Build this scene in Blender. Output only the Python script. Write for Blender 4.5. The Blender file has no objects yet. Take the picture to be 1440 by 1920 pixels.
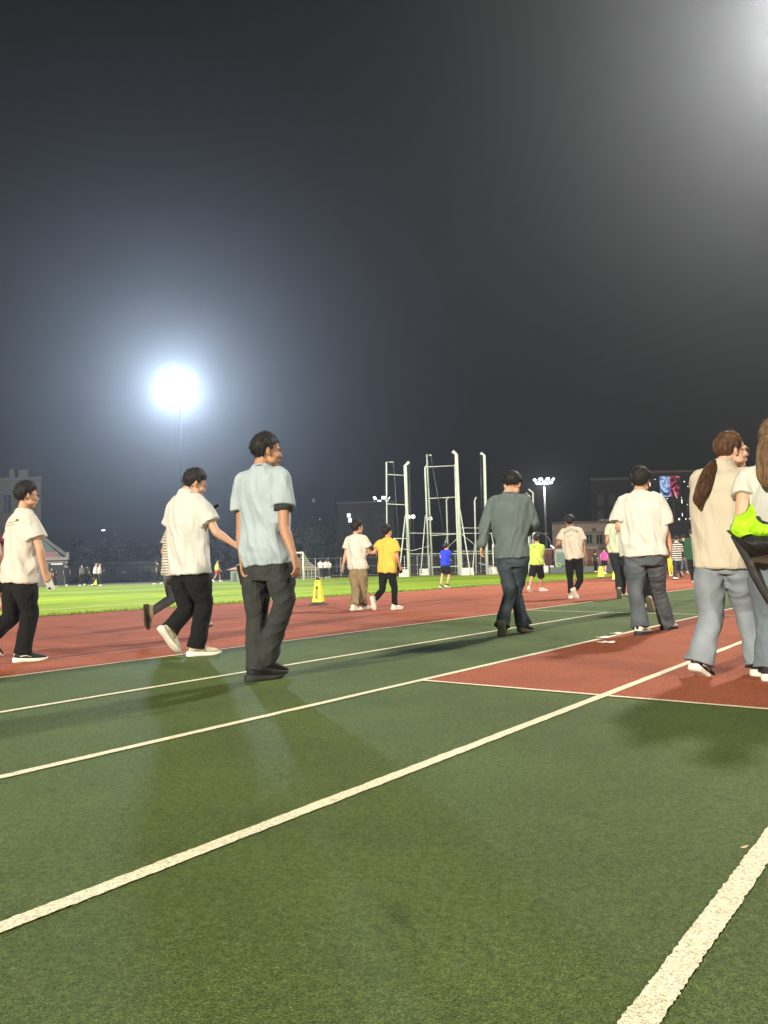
import bpy, bmesh, math, random
import numpy as np
from mathutils import Vector, Matrix, noise
from mathutils.bvhtree import BVHTree
random.seed(7); np.random.seed(7)
R = math.radians
scene = bpy.context.scene
COL = scene.collection

# ------------------------------------------------------------------ camera
F, CAM_H, PITCH, ROLL = 1442.0, 0.80, math.atan(104/1442.0), 0.026
cd = bpy.data.cameras.new('camera'); cam = bpy.data.objects.new('camera', cd); COL.objects.link(cam)
cd.sensor_fit = 'VERTICAL'; cd.sensor_height = 36.0; cd.lens = 36.0*F/1920.0
cd.clip_start = 0.05; cd.clip_end = 3000
_f = Vector((0, math.cos(PITCH), math.sin(PITCH))); _u = Vector((0, -math.sin(PITCH), math.cos(PITCH))); _r = Vector((1, 0, 0))
cr_, sr_ = math.cos(ROLL), math.sin(ROLL)
CR = _r*cr_ - _u*sr_; CU = _r*sr_ + _u*cr_
M = Matrix((CR, CU, -_f)).transposed().to_4x4(); M.translation = Vector((0, 0, CAM_H))
cam.matrix_world = M
scene.camera = cam

# ------------------------------------------------------------------ world, exposure
world = bpy.data.worlds.new('World'); scene.world = world; world.use_nodes = True
bg = world.node_tree.nodes['Background']
bg.inputs[0].default_value = (0.0024, 0.0022, 0.0018, 1); bg.inputs[1].default_value = 1.0
vs = scene.view_settings
vs.view_transform = 'Standard'; vs.look = 'None'; vs.gamma = 1.0; vs.exposure = 0.0
scene.cycles.max_bounces = 6; scene.cycles.volume_bounces = 0; scene.cycles.diffuse_bounces = 3
scene.cycles.sample_clamp_indirect = 3.0
scene.cycles.use_denoising = True

# ------------------------------------------------------------------ measuring helpers
def ray(px, py):
    x = (px-720)/F; y = -(py-960)/F
    return CR*x + CU*y + _f
def Wp(px, py, Y):
    """point seen at photo position px,py and standing Y metres ahead"""
    d = ray(px, py); return Vector((0, 0, CAM_H)) + d*(Y/d.y)
def G(px, py, z=0.0):
    d = ray(px, py); t = (z-CAM_H)/d.z; return Vector((0, 0, CAM_H)) + d*t
UN = Vector((.61, .793, 0)).normalized(); VN = Vector((-UN.y, UN.x, 0))
def UV(u, v, z=0.0):
    p = UN*u + VN*v; return Vector((p.x, p.y, z))

# ------------------------------------------------------------------ lamps of the ground (floodlight masts) and two added pitch spots
LAMP_A = Wp(331, 731, 95)       # mast beyond the far touchline, seen
LAMP_B = Wp(1585, 0, 34)       # mast just outside the frame, front right
LAMP_C = Vector((-36, -46, 23)) # mast behind the camera, left
LAMP_D = Vector((42, -40, 25))  # mast behind the camera, right
LAMP_E = Wp(1020, 905, 215)     # far mast, seen
def point(name, loc, power, col, rad):
    l = bpy.data.lights.new(name, 'POINT'); l.energy = power; l.color = col; l.shadow_soft_size = rad
    o = bpy.data.objects.new(name, l); o.location = loc; COL.objects.link(o); return o
WARM = (1.0, .91, .72); COOL = (.74, .86, 1.0)
def spot(name, loc, target, power, col, rad, ang, blend=.7):
    l = bpy.data.lights.new(name, 'SPOT'); l.energy = power; l.color = col; l.shadow_soft_size = rad; l.spot_size = R(ang); l.spot_blend = blend
    o = bpy.data.objects.new(name, l); o.location = loc; o.rotation_euler = (Vector(target)-Vector(loc)).to_track_quat('-Z', 'Y').to_euler(); COL.objects.link(o); return o
spot('floodlight_glow', LAMP_A, (-6, 0, 4), 118000, (.68, .81, 1.0), 1.0, 92, 1.0)
spot('unseen_beam', Vector((-58, 2, 24)), (-6, 52, 0), 420000, (1, .98, .88), .8, 58, .6)  # added spot out of view on the left, only to brighten the grass
spot('floodlight_glow', LAMP_B, (4, 6, 0), 88000, (1.0, .96, .91), 1.3, 88, 1.0)
spot('unseen_beam', Vector((60, 20, 24)), (2, 50, 0), 220000, (1, .98, .88), .5, 50, .7)  # second added spot, out of view on the right, for a brighter pitch
spot('unseen_beam', LAMP_C, (2, 14, 0), 360000, WARM, 1.2, 64)
spot('unseen_beam', LAMP_D, (2, 12, 0), 130000, WARM, 1.2, 60)
point('floodlight_glow', LAMP_E + Vector((0, 0, -1.2)), 6000, (.95, .97, 1.0), .5)

# ------------------------------------------------------------------ materials
MATS = {}
def mat(name, col, rough=.85, metal=0.0, var=0.0, vscale=6.0, bump=0.0, bscale=60.0, emit=None, estr=0.0, spec=.3, aniso=None, sheen=0.0):
    """procedural surface: base colour with noise variation and a noise bump"""
    if name in MATS: return MATS[name]
    m = bpy.data.materials.new(name); m.use_nodes = True; nt = m.node_tree; n = nt.nodes; l = nt.links
    b = n['Principled BSDF']
    b.inputs['Base Color'].default_value = (*col, 1); b.inputs['Roughness'].default_value = rough
    b.inputs['Metallic'].default_value = metal; b.inputs['Specular IOR Level'].default_value = spec
    if sheen: b.inputs['Sheen Weight'].default_value = sheen
    tc = n.new('ShaderNodeTexCoord'); src = tc.outputs['Object']
    if aniso:
        mp = n.new('ShaderNodeMapping'); mp.inputs['Scale'].default_value = aniso; l.new(src, mp.inputs[0]); src = mp.outputs[0]
    if var:
        nz = n.new('ShaderNodeTexNoise'); nz.inputs['Scale'].default_value = vscale; nz.inputs['Detail'].default_value = 5
        l.new(src, nz.inputs['Vector'])
        mr = n.new('ShaderNodeMapRange'); mr.inputs[1].default_value = .3; mr.inputs[2].default_value = .7
        mr.inputs[3].default_value = 1-var; mr.inputs[4].default_value = 1+var; l.new(nz.outputs[0], mr.inputs[0])
        mx = n.new('ShaderNodeVectorMath'); mx.operation = 'SCALE'; mx.inputs[0].default_value = col
        l.new(mr.outputs[0], mx.inputs['Scale']); l.new(mx.outputs[0], b.inputs['Base Color'])
    if bump:
        nz = n.new('ShaderNodeTexNoise'); nz.inputs['Scale'].default_value = bscale; nz.inputs['Detail'].default_value = 4
        l.new(src, nz.inputs['Vector'])
        bp = n.new('ShaderNodeBump'); bp.inputs['Strength'].default_value = 1.0; bp.inputs['Distance'].default_value = bump
        l.new(nz.outputs[0], bp.inputs['Height']); l.new(bp.outputs[0], b.inputs['Normal'])
    if emit is not None:
        b.inputs['Emission Color'].default_value = (*emit, 1); b.inputs['Emission Strength'].default_value = estr
        m.cycles.emission_sampling = 'NONE'
    MATS[name] = m; return m
def cloth(name, col, var=.06, fold=.016):
    """woven cloth: fine weave plus soft drape creases in the relief"""
    if name in MATS: return MATS[name]
    m = mat(name, col, .95, var=var, vscale=9, bump=.0010, bscale=70, spec=.12, sheen=.03); nt = m.node_tree; n = nt.nodes; l = nt.links
    bp = [q for q in n if q.type == 'BUMP'][0]; tc = [q for q in n if q.type == 'TEX_COORD'][0]
    mp = n.new('ShaderNodeMapping'); mp.inputs['Scale'].default_value = (1, 1, .38); mp.inputs['Rotation'].default_value = (R(14), R(20), 0); l.new(tc.outputs['Object'], mp.inputs[0])
    nz = n.new('ShaderNodeTexNoise'); nz.inputs['Scale'].default_value = 8.5; nz.inputs['Detail'].default_value = 2.5; nz.inputs['Distortion'].default_value = .8; l.new(mp.outputs[0], nz.inputs['Vector'])
    a = n.new('ShaderNodeMath'); a.operation = 'SUBTRACT'; a.inputs[1].default_value = .5; l.new(nz.outputs[0], a.inputs[0]); b2 = n.new('ShaderNodeMath'); b2.operation = 'ABSOLUTE'; l.new(a.outputs[0], b2.inputs[0])
    b3 = n.new('ShaderNodeMath'); b3.operation = 'POWER'; b3.inputs[1].default_value = .7; l.new(b2.outputs[0], b3.inputs[0])
    fb = n.new('ShaderNodeBump'); fb.inputs['Distance'].default_value = fold; fb.invert = True; fb.inputs['Strength'].default_value = .9; l.new(b3.outputs[0], fb.inputs['Height']); l.new(fb.outputs[0], bp.inputs['Normal'])
    return m

def rubber(name, c1, c2, rough=.8, bd=.0055, spec=.3, lo=.36, hi=.64, wear=.14, scuff=0.0):
    """granular poured track rubber: crumb clumps in bump and colour, faint worn patches"""
    m = bpy.data.materials.new(name); m.use_nodes = True; nt = m.node_tree; n = nt.nodes; l = nt.links
    b = n['Principled BSDF']; b.inputs['Roughness'].default_value = rough; b.inputs['Specular IOR Level'].default_value = spec
    tc = n.new('ShaderNodeTexCoord')
    def nz(sc, det, rg=.6):
        q = n.new('ShaderNodeTexNoise'); q.inputs['Scale'].default_value = sc; q.inputs['Detail'].default_value = det
        q.inputs['Roughness'].default_value = rg; l.new(tc.outputs['Object'], q.inputs['Vector']); return q
    fine = nz(170, 3); mid = nz(55, 4); big = nz(.9, 5)
    vo = n.new('ShaderNodeTexVoronoi'); vo.inputs['Scale'].default_value = 190; l.new(tc.outputs['Object'], vo.inputs['Vector'])
    mix = n.new('ShaderNodeMix'); mix.data_type = 'RGBA'; mix.inputs[6].default_value = (*c1, 1); mix.inputs[7].default_value = (*c2, 1)
    mr = n.new('ShaderNodeMapRange'); mr.inputs[1].default_value = lo; mr.inputs[2].default_value = hi
    l.new(mid.outputs[0], mr.inputs[0]); l.new(mr.outputs[0], mix.inputs[0])
    mr2 = n.new('ShaderNodeMapRange'); mr2.inputs[1].default_value = .25; mr2.inputs[2].default_value = .75
    mr2.inputs[3].default_value = .38; mr2.inputs[4].default_value = 1.60; l.new(fine.outputs[0], mr2.inputs[0])
    mr3 = n.new('ShaderNodeMapRange'); mr3.inputs[1].default_value = .3; mr3.inputs[2].default_value = .7
    mr3.inputs[3].default_value = 1-wear; mr3.inputs[4].default_value = 1+wear; l.new(big.outputs[0], mr3.inputs[0])
    mu = n.new('ShaderNodeMath'); mu.operation = 'MULTIPLY'; l.new(mr2.outputs[0], mu.inputs[0]); l.new(mr3.outputs[0], mu.inputs[1])
    sc = n.new('ShaderNodeVectorMath'); sc.operation = 'SCALE'; l.new(mix.outputs[2], sc.inputs[0]); l.new(mu.outputs[0], sc.inputs['Scale'])
    out = sc.outputs[0]
    if scuff:   # irregular pale scuffs and darker stains with their own outline
        sn = nz(3.2, 8, .75); sn.inputs['Distortion'].default_value = 1.5
        for lo_, hi_, c, f in ((.60, .72, (.16, .17, .12, 1), scuff), (.40, .30, (.02, .03, .015, 1), scuff*1.3)):
            q = n.new('ShaderNodeMapRange'); q.inputs[1].default_value = lo_; q.inputs[2].default_value = hi_; q.inputs[3].default_value = 0; q.inputs[4].default_value = f; l.new(sn.outputs[0], q.inputs[0])
            x = n.new('ShaderNodeMix'); x.data_type = 'RGBA'; l.new(q.outputs[0], x.inputs[0]); l.new(out, x.inputs[6]); x.inputs[7].default_value = c; out = x.outputs[2]
    l.new(out, b.inputs['Base Color'])
    ad = n.new('ShaderNodeMath'); ad.operation = 'ADD'; l.new(vo.outputs['Distance'], ad.inputs[0]); l.new(mid.outputs[0], ad.inputs[1])
    bp = n.new('ShaderNodeBump'); bp.inputs['Strength'].default_value = 1; bp.inputs['Distance'].default_value = bd
    l.new(ad.outputs[0], bp.inputs['Height']); l.new(bp.outputs[0], b.inputs['Normal'])
    return m
M_GREEN = rubber('green track rubber', (.066, .102, .024), (.106, .148, .038), .78, .0085, .18, wear=.2, scuff=.35)
M_RED = rubber('red track rubber', (.29, .085, .045), (.38, .12, .065), .88, .0045, .10, wear=.16, scuff=.12)
M_LINE = rubber('white line paint', (.34, .33, .20), (.74, .68, .49), .85, .003, .2, .26, .38, wear=.10, scuff=.25)
M_WHITE = mat('white painted steel', (.50, .52, .44), .45, var=.1, vscale=3)

# ------------------------------------------------------------------ object helpers
def tag(o, label=None, cat=None, group=None, kind=None):
    if label: o['label'] = label
    if cat: o['category'] = cat
    if group: o['group'] = group
    if kind: o['kind'] = kind
    return o
def empty(name, loc, label, cat, group=None):
    o = bpy.data.objects.new(name, None); o.location = loc; o.empty_display_size = .2; COL.objects.link(o)
    return tag(o, label, cat, group)
class MB:
    """collects shapes; build() links them as one mesh object"""
    def __init__(s): s.v = []; s.f = []
    def add(s, vs, fs):
        o = len(s.v); s.v += [Vector(p) for p in vs]; s.f += [tuple(i+o for i in f) for f in fs]; return s
    def box(s, c, size, rz=0, rx=0, top=1.0):
        c = Vector(c); hx, hy, hz = [q/2 for q in size]; m = Matrix.Rotation(rz, 3, 'Z') @ Matrix.Rotation(rx, 3, 'X')
        vs = []
        for z in (-hz, hz):
            k = top if z > 0 else 1
            for x, y in ((-hx, -hy), (hx, -hy), (hx, hy), (-hx, hy)): vs.append(c + m @ Vector((x*k, y*k, z)))
        return s.add(vs, [(3, 2, 1, 0), (4, 5, 6, 7), (0, 1, 5, 4), (1, 2, 6, 5), (2, 3, 7, 6), (3, 0, 4, 7)])
    def bar(s, a, b, w, d=None, n=4):
        return s.tube([a, b], w/2 if n > 4 else w/1.414, n)
    def tube(s, pts, r, n=8, r2=None):
        pts = [Vector(p) for p in pts]; secs = []
        k = len(pts)-1
        for i, p in enumerate(pts):
            rr = r if r2 is None else r + (r2-r)*i/k
            secs.append((p, rr, rr))
        return s.loft(secs, n)
    def loft(s, secs, n=12, xhint=None, power=1.0):
        """closed tube through elliptical sections (centre, rx, ry)"""
        P = [Vector(q[0]) for q in secs]; m = len(P); vs = []
        prev = None
        for i, q in enumerate(secs):
            t = (P[min(i+1, m-1)] - P[max(i-1, 0)])
            if len(q) > 3 and q[3] is not None: t = Vector(q[3])
            if t.length < 1e-7: t = Vector((0, 0, 1))
            t.normalize()
            h = Vector(xhint) if xhint is not None else (prev if prev is not None else (Vector((1, 0, 0)) if abs(t.x) < .9 else Vector((0, 1, 0))))
            x = h - t*h.dot(t)
            if x.length < 1e-5: x = t.orthogonal()
            x.normalize(); y = t.cross(x); prev = x
            for k in range(n):
                a = 2*math.pi*k/n; ca, sa = math.cos(a), math.sin(a)
                if power != 1.0:
                    ca = math.copysign(abs(ca)**power, ca); sa = math.copysign(abs(sa)**power, sa)
                vs.append(P[i] + x*(ca*q[1]) + y*(sa*q[2]))
        fs = []
        for i in range(m-1):
            for k in range(n):
                k2 = (k+1) % n; fs.append((i*n+k, i*n+k2, (i+1)*n+k2, (i+1)*n+k))
        fs.append(tuple(reversed(range(n)))); fs.append(tuple((m-1)*n+k for k in range(n)))
        return s.add(vs, fs)
    def ell(s, c, r, rot=None, nu=14, nv=10):
        c = Vector(c); vs = []; fs = []
        for j in range(1, nv):
            ph = math.pi*j/nv
            for i in range(nu):
                th = 2*math.pi*i/nu
                p = Vector((r[0]*math.sin(ph)*math.cos(th), r[1]*math.sin(ph)*math.sin(th), r[2]*math.cos(ph)))
                vs.append(c + (rot @ p if rot else p))
        a = Vector((0, 0, r[2])); b = -a
        vs += [c + (rot @ a if rot else a), c + (rot @ b if rot else b)]
        N = len(vs)
        for j in range(nv-2):
            for i in range(nu):
                i2 = (i+1) % nu; fs.append((j*nu+i, (j+1)*nu+i, (j+1)*nu+i2, j*nu+i2))
        for i in range(nu):
            i2 = (i+1) % nu; fs.append((N-2, i, i2)); fs.append(((nv-2)*nu+i, N-1, (nv-2)*nu+i2))
        return s.add(vs, fs)
    def mesh(s, name, origin=(0, 0, 0)):
        o = Vector(origin); me = bpy.data.meshes.new(name)
        me.from_pydata([tuple(p-o) for p in s.v], [], s.f); me.update(); return me
    def build(s, name, m, parent=None, smooth=False, origin=None):
        o0 = origin if origin is not None else (parent_origin(parent) if parent else Vector((0, 0, 0)))
        me = s.mesh(name, o0); me.materials.append(m)
        if smooth: me.shade_smooth()
        o = bpy.data.objects.new(name, me); COL.objects.link(o)
        if parent: o.parent = parent
        else: o.location = o0
        return o
def parent_origin(p):
    v = Vector((0, 0, 0))
    while p is not None: v = v + p.location; p = p.parent
    return v
def copy_tree(o, parent=None):
    c = o.copy(); COL.objects.link(c); c.parent = parent
    for ch in list(o.children): copy_tree(ch, c)
    return c
# ================================================================== SETTING
def sheet(name, pts, z, m):
    mb = MB(); mb.add([Vector((p.x, p.y, z)) for p in pts], [tuple(range(len(pts)))])
    o = mb.build(name, m); tag(o, kind='structure'); return o
M_GROUND = mat('dark asphalt', (.045, .045, .045), .9, var=.2, vscale=.3, bump=.004, bscale=40)
sheet('ground', [Vector((-900, -300, 0)), Vector((900, -300, 0)), Vector((900, 1500, 0)), Vector((-900, 1500, 0))], -.004, M_GROUND)
L = dict(a=.514, b=1.80, c=3.13, d=4.60, e=6.18)
GE = 14.85
sheet('running_track', [UV(-70, L['e']), UV(110, L['e']), UV(110, GE+.6), UV(-70, GE+.6)], .004, M_RED)
sheet('green_apron', [UV(-40, -18), UV(120, -18), UV(120, L['e']), UV(-40, L['e'])], .0045, M_GREEN)
sheet('red_runway', [UV(4.46, -14), UV(110, -14), UV(110, L['c']), UV(4.46, L['c'])], .0066, M_RED)

def line(a, b, w, z=.0090, name='lane_line', rag=.0014, m=None):
    """painted line with a slightly ragged edge over the rubber crumb"""
    a = Vector((a.x, a.y, 0)); b = Vector((b.x, b.y, 0)); d = b-a; Ln = d.length; d.normalize(); s = Vector((-d.y, d.x, 0))
    ts = [0.0]
    while ts[-1] < Ln:
        p = a + d*ts[-1]; dist = max(.5, p.length); ts.append(ts[-1] + (max(.006, min(6, .0035*dist*dist)) if p.y > -1 else 3.0))
    ts[-1] = Ln; vs = []; fs = []
    for i, t in enumerate(ts):
        p = a + d*t
        j1, j2 = random.gauss(0, rag), random.gauss(0, rag)
        q1 = p + s*(w/2 + j1 + .002*noise.noise(p*9)); q2 = p - s*(w/2 + j2 + .002*noise.noise(p*9+Vector((5, 5, 5))))
        vs += [Vector((q1.x, q1.y, z)), Vector((q2.x, q2.y, z))]
        if i: k = 2*i; fs.append((k-2, k-1, k+1, k))
    o = MB().add(vs, fs).build(name, m or M_LINE); tag(o, kind='structure'); return o
M_FAINT = mat('worn lane paint', (.42, .24, .19), .8, var=.2)
line(UV(-4, L['a']), UV(40, L['a']), .058)
line(UV(-4, L['b']), UV(8.2, L['b']+.03), .058)
line(UV(-4, L['c']), UV(60, L['c']+.1), .055)
line(UV(-4, L['d']), UV(11.75, L['d']+.06), .054)
line(UV(-20, L['e']), UV(80, L['e']+.1), .05)
line(UV(4.46, L['c']), UV(4.46, -6), .04, z=.0095)
line(UV(11.95, 6.15), UV(11.3, 1.0), .045, z=.0095)
for k, v in enumerate((7.05, 8.15, 9.25, 10.35, 11.45, 12.55, 13.65)):
    line(UV(-30, v), UV(95, v), .022, z=.0085 if k % 2 == 0 else .0088, m=M_FAINT)

# grass
mg = bpy.data.materials.new('floodlit grass'); mg.use_nodes = True
nt = mg.node_tree; b = nt.nodes['Principled BSDF']; b.inputs['Roughness'].default_value = .9; b.inputs['Specular IOR Level'].default_value = .1
tc = nt.nodes.new('ShaderNodeTexCoord'); mp = nt.nodes.new('ShaderNodeMapping'); mp.inputs['Rotation'].default_value = (0, 0, R(-37.6)+R(90))
nt.links.new(tc.outputs['Object'], mp.inputs[0])
n1 = nt.nodes.new('ShaderNodeTexNoise'); n1.inputs['Scale'].default_value = .5; n1.inputs['Detail'].default_value = 9; n1.inputs['Roughness'].default_value = .7
nt.links.new(tc.outputs['Object'], n1.inputs['Vector'])
sx = nt.nodes.new('ShaderNodeSeparateXYZ'); nt.links.new(mp.outputs[0], sx.inputs[0])
mm = nt.nodes.new('ShaderNodeMath'); mm.operation = 'SINE'; ms = nt.nodes.new('ShaderNodeMath'); ms.operation = 'MULTIPLY'; ms.inputs[1].default_value = .62
nt.links.new(sx.outputs[0], ms.inputs[0]); nt.links.new(ms.outputs[0], mm.inputs[0])
m2 = nt.nodes.new('ShaderNodeMath'); m2.operation = 'MULTIPLY_ADD'; m2.inputs[1].default_value = .10; nt.links.new(mm.outputs[0], m2.inputs[0]); nt.links.new(n1.outputs[0], m2.inputs[2])
rp = nt.nodes.new('ShaderNodeValToRGB'); nt.links.new(m2.outputs[0], rp.inputs[0])
rp.color_ramp.elements[0].position = .3; rp.color_ramp.elements[0].color = (.15, .24, .008, 1)
rp.color_ramp.elements[1].position = .72; rp.color_ramp.elements[1].color = (.33, .44, .016, 1)
nt.links.new(rp.outputs[0], b.inputs['Base Color'])
bp = nt.nodes.new('ShaderNodeBump'); bp.inputs['Distance'].default_value = .05; nt.links.new(n1.outputs[0], bp.inputs['Height']); nt.links.new(bp.outputs[0], b.inputs['Normal'])
gpts = [UV(-60, GE), UV(36, GE), UV(50, 17.2), UV(52, 25), UV(56, 44), UV(36, 51), UV(29, 58), UV(-40, 72), UV(-60, 60)]
sheet('grass_field', gpts, .014, mg)
far = MB()
def quad(mb, a, b_, w, z):
    d = (b_-a).normalized(); s = Vector((-d.y, d.x, 0))*w/2
    mb.add([Vector((p.x, p.y, z)) for p in (a-s, b_-s, b_+s, a+s)], [(0, 1, 2, 3)])
quad(far, G(-60, 1156), G(620, 1107), .12, .019); quad(far, G(-60, 1120), G(640, 1094), .14, .0195); quad(far, G(860, 1098), G(1060, 1086), .10, .0192)
quad(far, UV(6.6, 15.9), UV(8.2, 15.8), .30, .0198)
o = far.build('pitch_line', M_LINE); tag(o, kind='structure')
# blades along the near edge of the turf, too many to count
mb = MB()
for i in range(9000):
    u = -12 + 50*random.random()**1.3; v = GE + random.uniform(-.10, .55) + .06*noise.noise(Vector((u*1.5, 0, 0)))
    if abs(v-GE) > .2 and random.random() < .5: continue
    p = UV(u, v, .01); h = random.uniform(.02, .07); a = random.uniform(0, 6.28); w = .006 + .0006*u if u > 0 else .006
    dx = Vector((math.cos(a), math.sin(a), 0))*w; ln = Vector((random.uniform(-.02, .02), random.uniform(-.02, .02), h))
    mb.add([p-dx, p+dx, p+ln], [(0, 1, 2)])
o = mb.build('grass', mat('grass blades', (.13, .20, .035), .9, var=.3, vscale=5)); tag(o, kind='stuff')
# far side of the track beyond the turf
sheet('far_track', [UV(37, GE), UV(60, GE-2), UV(70, 48), UV(38, 60), UV(30, 66), UV(-40, 82), UV(-40, 72.2), UV(29, 58.2), UV(36, 51.2), UV(56.2, 44.1), UV(52.2, 25), UV(50.2, 17.2)], .006, mat('far red track', (.14, .045, .03), .9, var=.1))
# ================================================================== BUILDINGS, MASTS, TREES
M_BEIGE = mat('beige render', (.13, .11, .095), .9, var=.12, vscale=.6); M_PINKW = mat('pinkish tiled wall', (.23, .175, .155), .85, var=.12, vscale=.8, bump=.01, bscale=12)
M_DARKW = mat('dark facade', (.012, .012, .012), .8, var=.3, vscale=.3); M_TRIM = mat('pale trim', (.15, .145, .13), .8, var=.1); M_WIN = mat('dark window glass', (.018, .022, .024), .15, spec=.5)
M_DTRIM = mat('dull dark trim', (.026, .026, .026), .8)
M_ROOF = mat('green metal roof', (.035, .055, .045), .6, var=.2, vscale=2, bump=.01, bscale=8); M_BRICK = mat('dark red brick', (.10, .045, .035), .9, var=.35, vscale=9); M_CONC = mat('concrete block', (.50, .49, .43), .9, var=.15, vscale=5, bump=.01, bscale=20)
M_GREYB = mat('grey green board', (.085, .105, .095), .85, var=.12); M_STEEL = mat('galvanised steel', (.30, .31, .31), .45, metal=.5, var=.1); M_DSTEEL = mat('dark steel', (.05, .05, .055), .5, metal=.4)
M_LIT = mat('lit window', (.8, .8, .8), .5, emit=(.88, 1.0, 1.0), estr=1.1); M_LITW = mat('lit strip lamp', (.8, .8, .8), .5, emit=(1, .98, .94), estr=1.6); M_DIM = mat('dimly lit window', (.3, .3, .3), .5, emit=(.75, .8, .8), estr=.16)
M_LENS = mat('floodlight lens', (.9, .9, .9), .3, emit=(1, .97, 1.0), estr=7.0)
def wall_box(mb, x0, x1, ytop, Y, depth, ybot=None, x_at=None):
    """block whose front stands Y metres ahead between two photo columns"""
    a = Wp(x0, 1060, Y); b_ = Wp(x1, 1060, Y); z = Wp((x0+x1)/2, ytop, Y).z; z0 = 0 if ybot is None else Wp((x0+x1)/2, ybot, Y).z
    block(mb, a.x, b_.x, Y, depth, z0, z, (min(0, b_.x)/Y if x1 < 720 else max(0, a.x)/Y)); return a.x, b_.x, z0, z
def block(mb, xa, xb, Y, depth, z0, z1, sk):
    """block whose side walls run back at the site's skewed street angle"""
    d = depth*sk; vs = [Vector(q) for q in ((xa, Y, z0), (xb, Y, z0), (xb+d, Y+depth, z0), (xa+d, Y+depth, z0), (xa, Y, z1), (xb, Y, z1), (xb+d, Y+depth, z1), (xa+d, Y+depth, z1))]
    mb.add(vs, [(3, 2, 1, 0), (4, 5, 6, 7), (0, 1, 5, 4), (1, 2, 6, 5), (2, 3, 7, 6), (3, 0, 4, 7)])
def part_px(name, x0, x1, y0, y1, Y, t, m, parent):
    mb = MB(); a = Wp(x0, y0, Y); b_ = Wp(x1, y1, Y)
    c = (a+b_)/2; mb.box((c.x, Y-t/2, c.z), (abs(b_.x-a.x), t, abs(a.z-b_.z))); return mb.build(name, m, parent)
def window_px(x0, x1, y0, y1, Y, parent, glass=None, fr=.10, trim=None):
    f = MB(); a = Wp(x0, y0, Y); b_ = Wp(x1, y1, Y); c = (a+b_)/2; w, h = abs(b_.x-a.x), abs(a.z-b_.z)
    f.box((c.x, Y-.04, c.z+h/2+fr/2), (w+2*fr, .14, fr)); f.box((c.x, Y-.04, c.z-h/2-fr/2), (w+2*fr, .16, fr))
    for s in (-1, 1): f.box((c.x+s*(w/2+fr/2), Y-.04, c.z), (fr, .14, h))
    f.box((c.x, Y-.03, c.z), (fr*.6, .08, h))
    fo = f.build('window', trim or M_TRIM, parent)
    p = MB(); p.box((c.x, Y-.004, c.z), (w, .03, h)); p.build('pane', glass or M_WIN, fo); return fo

# beige block at the left edge
Y = 76; r = empty('beige_building', Wp(20, 1060, Y).xyz*Vector((1, 1, 0)), 'beige rendered block with two rooftop boxes behind the walker at the left edge', 'building')
mb = MB(); wall_box(mb, -260, 76, 903, Y, 14); mb.build('wall', M_BEIGE, r)
mb = MB(); x0, x1, z0, z1 = wall_box(MB(), -262, 77, 903, Y, 14); block(mb, x0, x1+.1, Y-.2, 14.3, z1+.003, z1+.24, x1/Y); mb.build('parapet', M_TRIM, r)
for (a, b_, t, m_) in ((15, 26, 879, 901), (33, 52, 881, 902)):
    mb = MB(); wall_box(mb, a, b_, t, Y+2, 3, ybot=905); mb.build('rooftop_box', M_TRIM, r)
for (a, b_, t, bt) in ((8, 22, 928, 962), (-30, -14, 928, 962), (8, 22, 985, 1015), (-30, -14, 985, 1015), (44, 58, 985, 1015)): window_px(a, b_, t, bt, Y, r)
# gabled building
Y = 63; r = empty('gabled_building', Wp(100, 1060, Y).xyz*Vector((1, 1, 0)), 'low pink-beige building with sloping green roof and a dark doorway', 'building')
mb = MB(); wall_box(mb, 20, 127, 1049, Y, 9); mb.build('wall', M_BEIGE, r)
pk = Wp(50, 977, Y); er = Wp(131, 1038, Y); el_ = Wp(-31, 1038, Y)
mb = MB(); o1 = Vector((0, -.6, 0)); o2 = Vector((9.4*er.x/Y, 9.4, 0)); dn = Vector((0, 0, -.35))
for q, s in ((er, 1), (el_, -1)):
    vs = [pk+o1, q+o1, q+o2, pk+o2, pk+o1+dn, q+o1+dn, q+o2+dn, pk+o2+dn]
    fs = [(0, 1, 2, 3), (7, 6, 5, 4), (4, 5, 1, 0), (5, 6, 2, 1), (6, 7, 3, 2), (7, 4, 0, 3)]
    mb.add(vs, fs if s > 0 else [tuple(reversed(f)) for f in fs])
mb.build('roof', mat('pale grey roof', (.05, .055, .05), .7, var=.15), r)
mb = MB(); za = Wp(80, 1049, Y).z; mb.add([pk+dn+Vector((0, -.2, 0)), Vector((er.x-.3, Y-.2, za)), Vector((el_.x+.3, Y-.2, za))], [(0, 2, 1)]); mb.build('gable', M_ROOF, r)
part_px('fascia_post', 127.5, 130.5, 1035, 1049, Y-.7, .25, M_TRIM, r); part_px('sill_band', 22, 128, 1047, 1050, Y, .25, M_TRIM, r)
dr = part_px('door', 92, 119, 1056, 1096, Y, .12, M_WIN, r); part_px('frame', 90.5, 120.5, 1054.5, 1056, Y-.02, .2, M_TRIM, dr)
part_px('sign', 96, 118, 1056.6, 1058.6, Y-.15, .05, mat('pale sign strip', (.5, .48, .45), .7), r)
for k in range(3): part_px('red_strip', 78, 110, 1036.5+k*4, 1037.3+k*4, Y-.22, .05, mat('faded red strip', (.30, .12, .12), .8), r)
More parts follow.
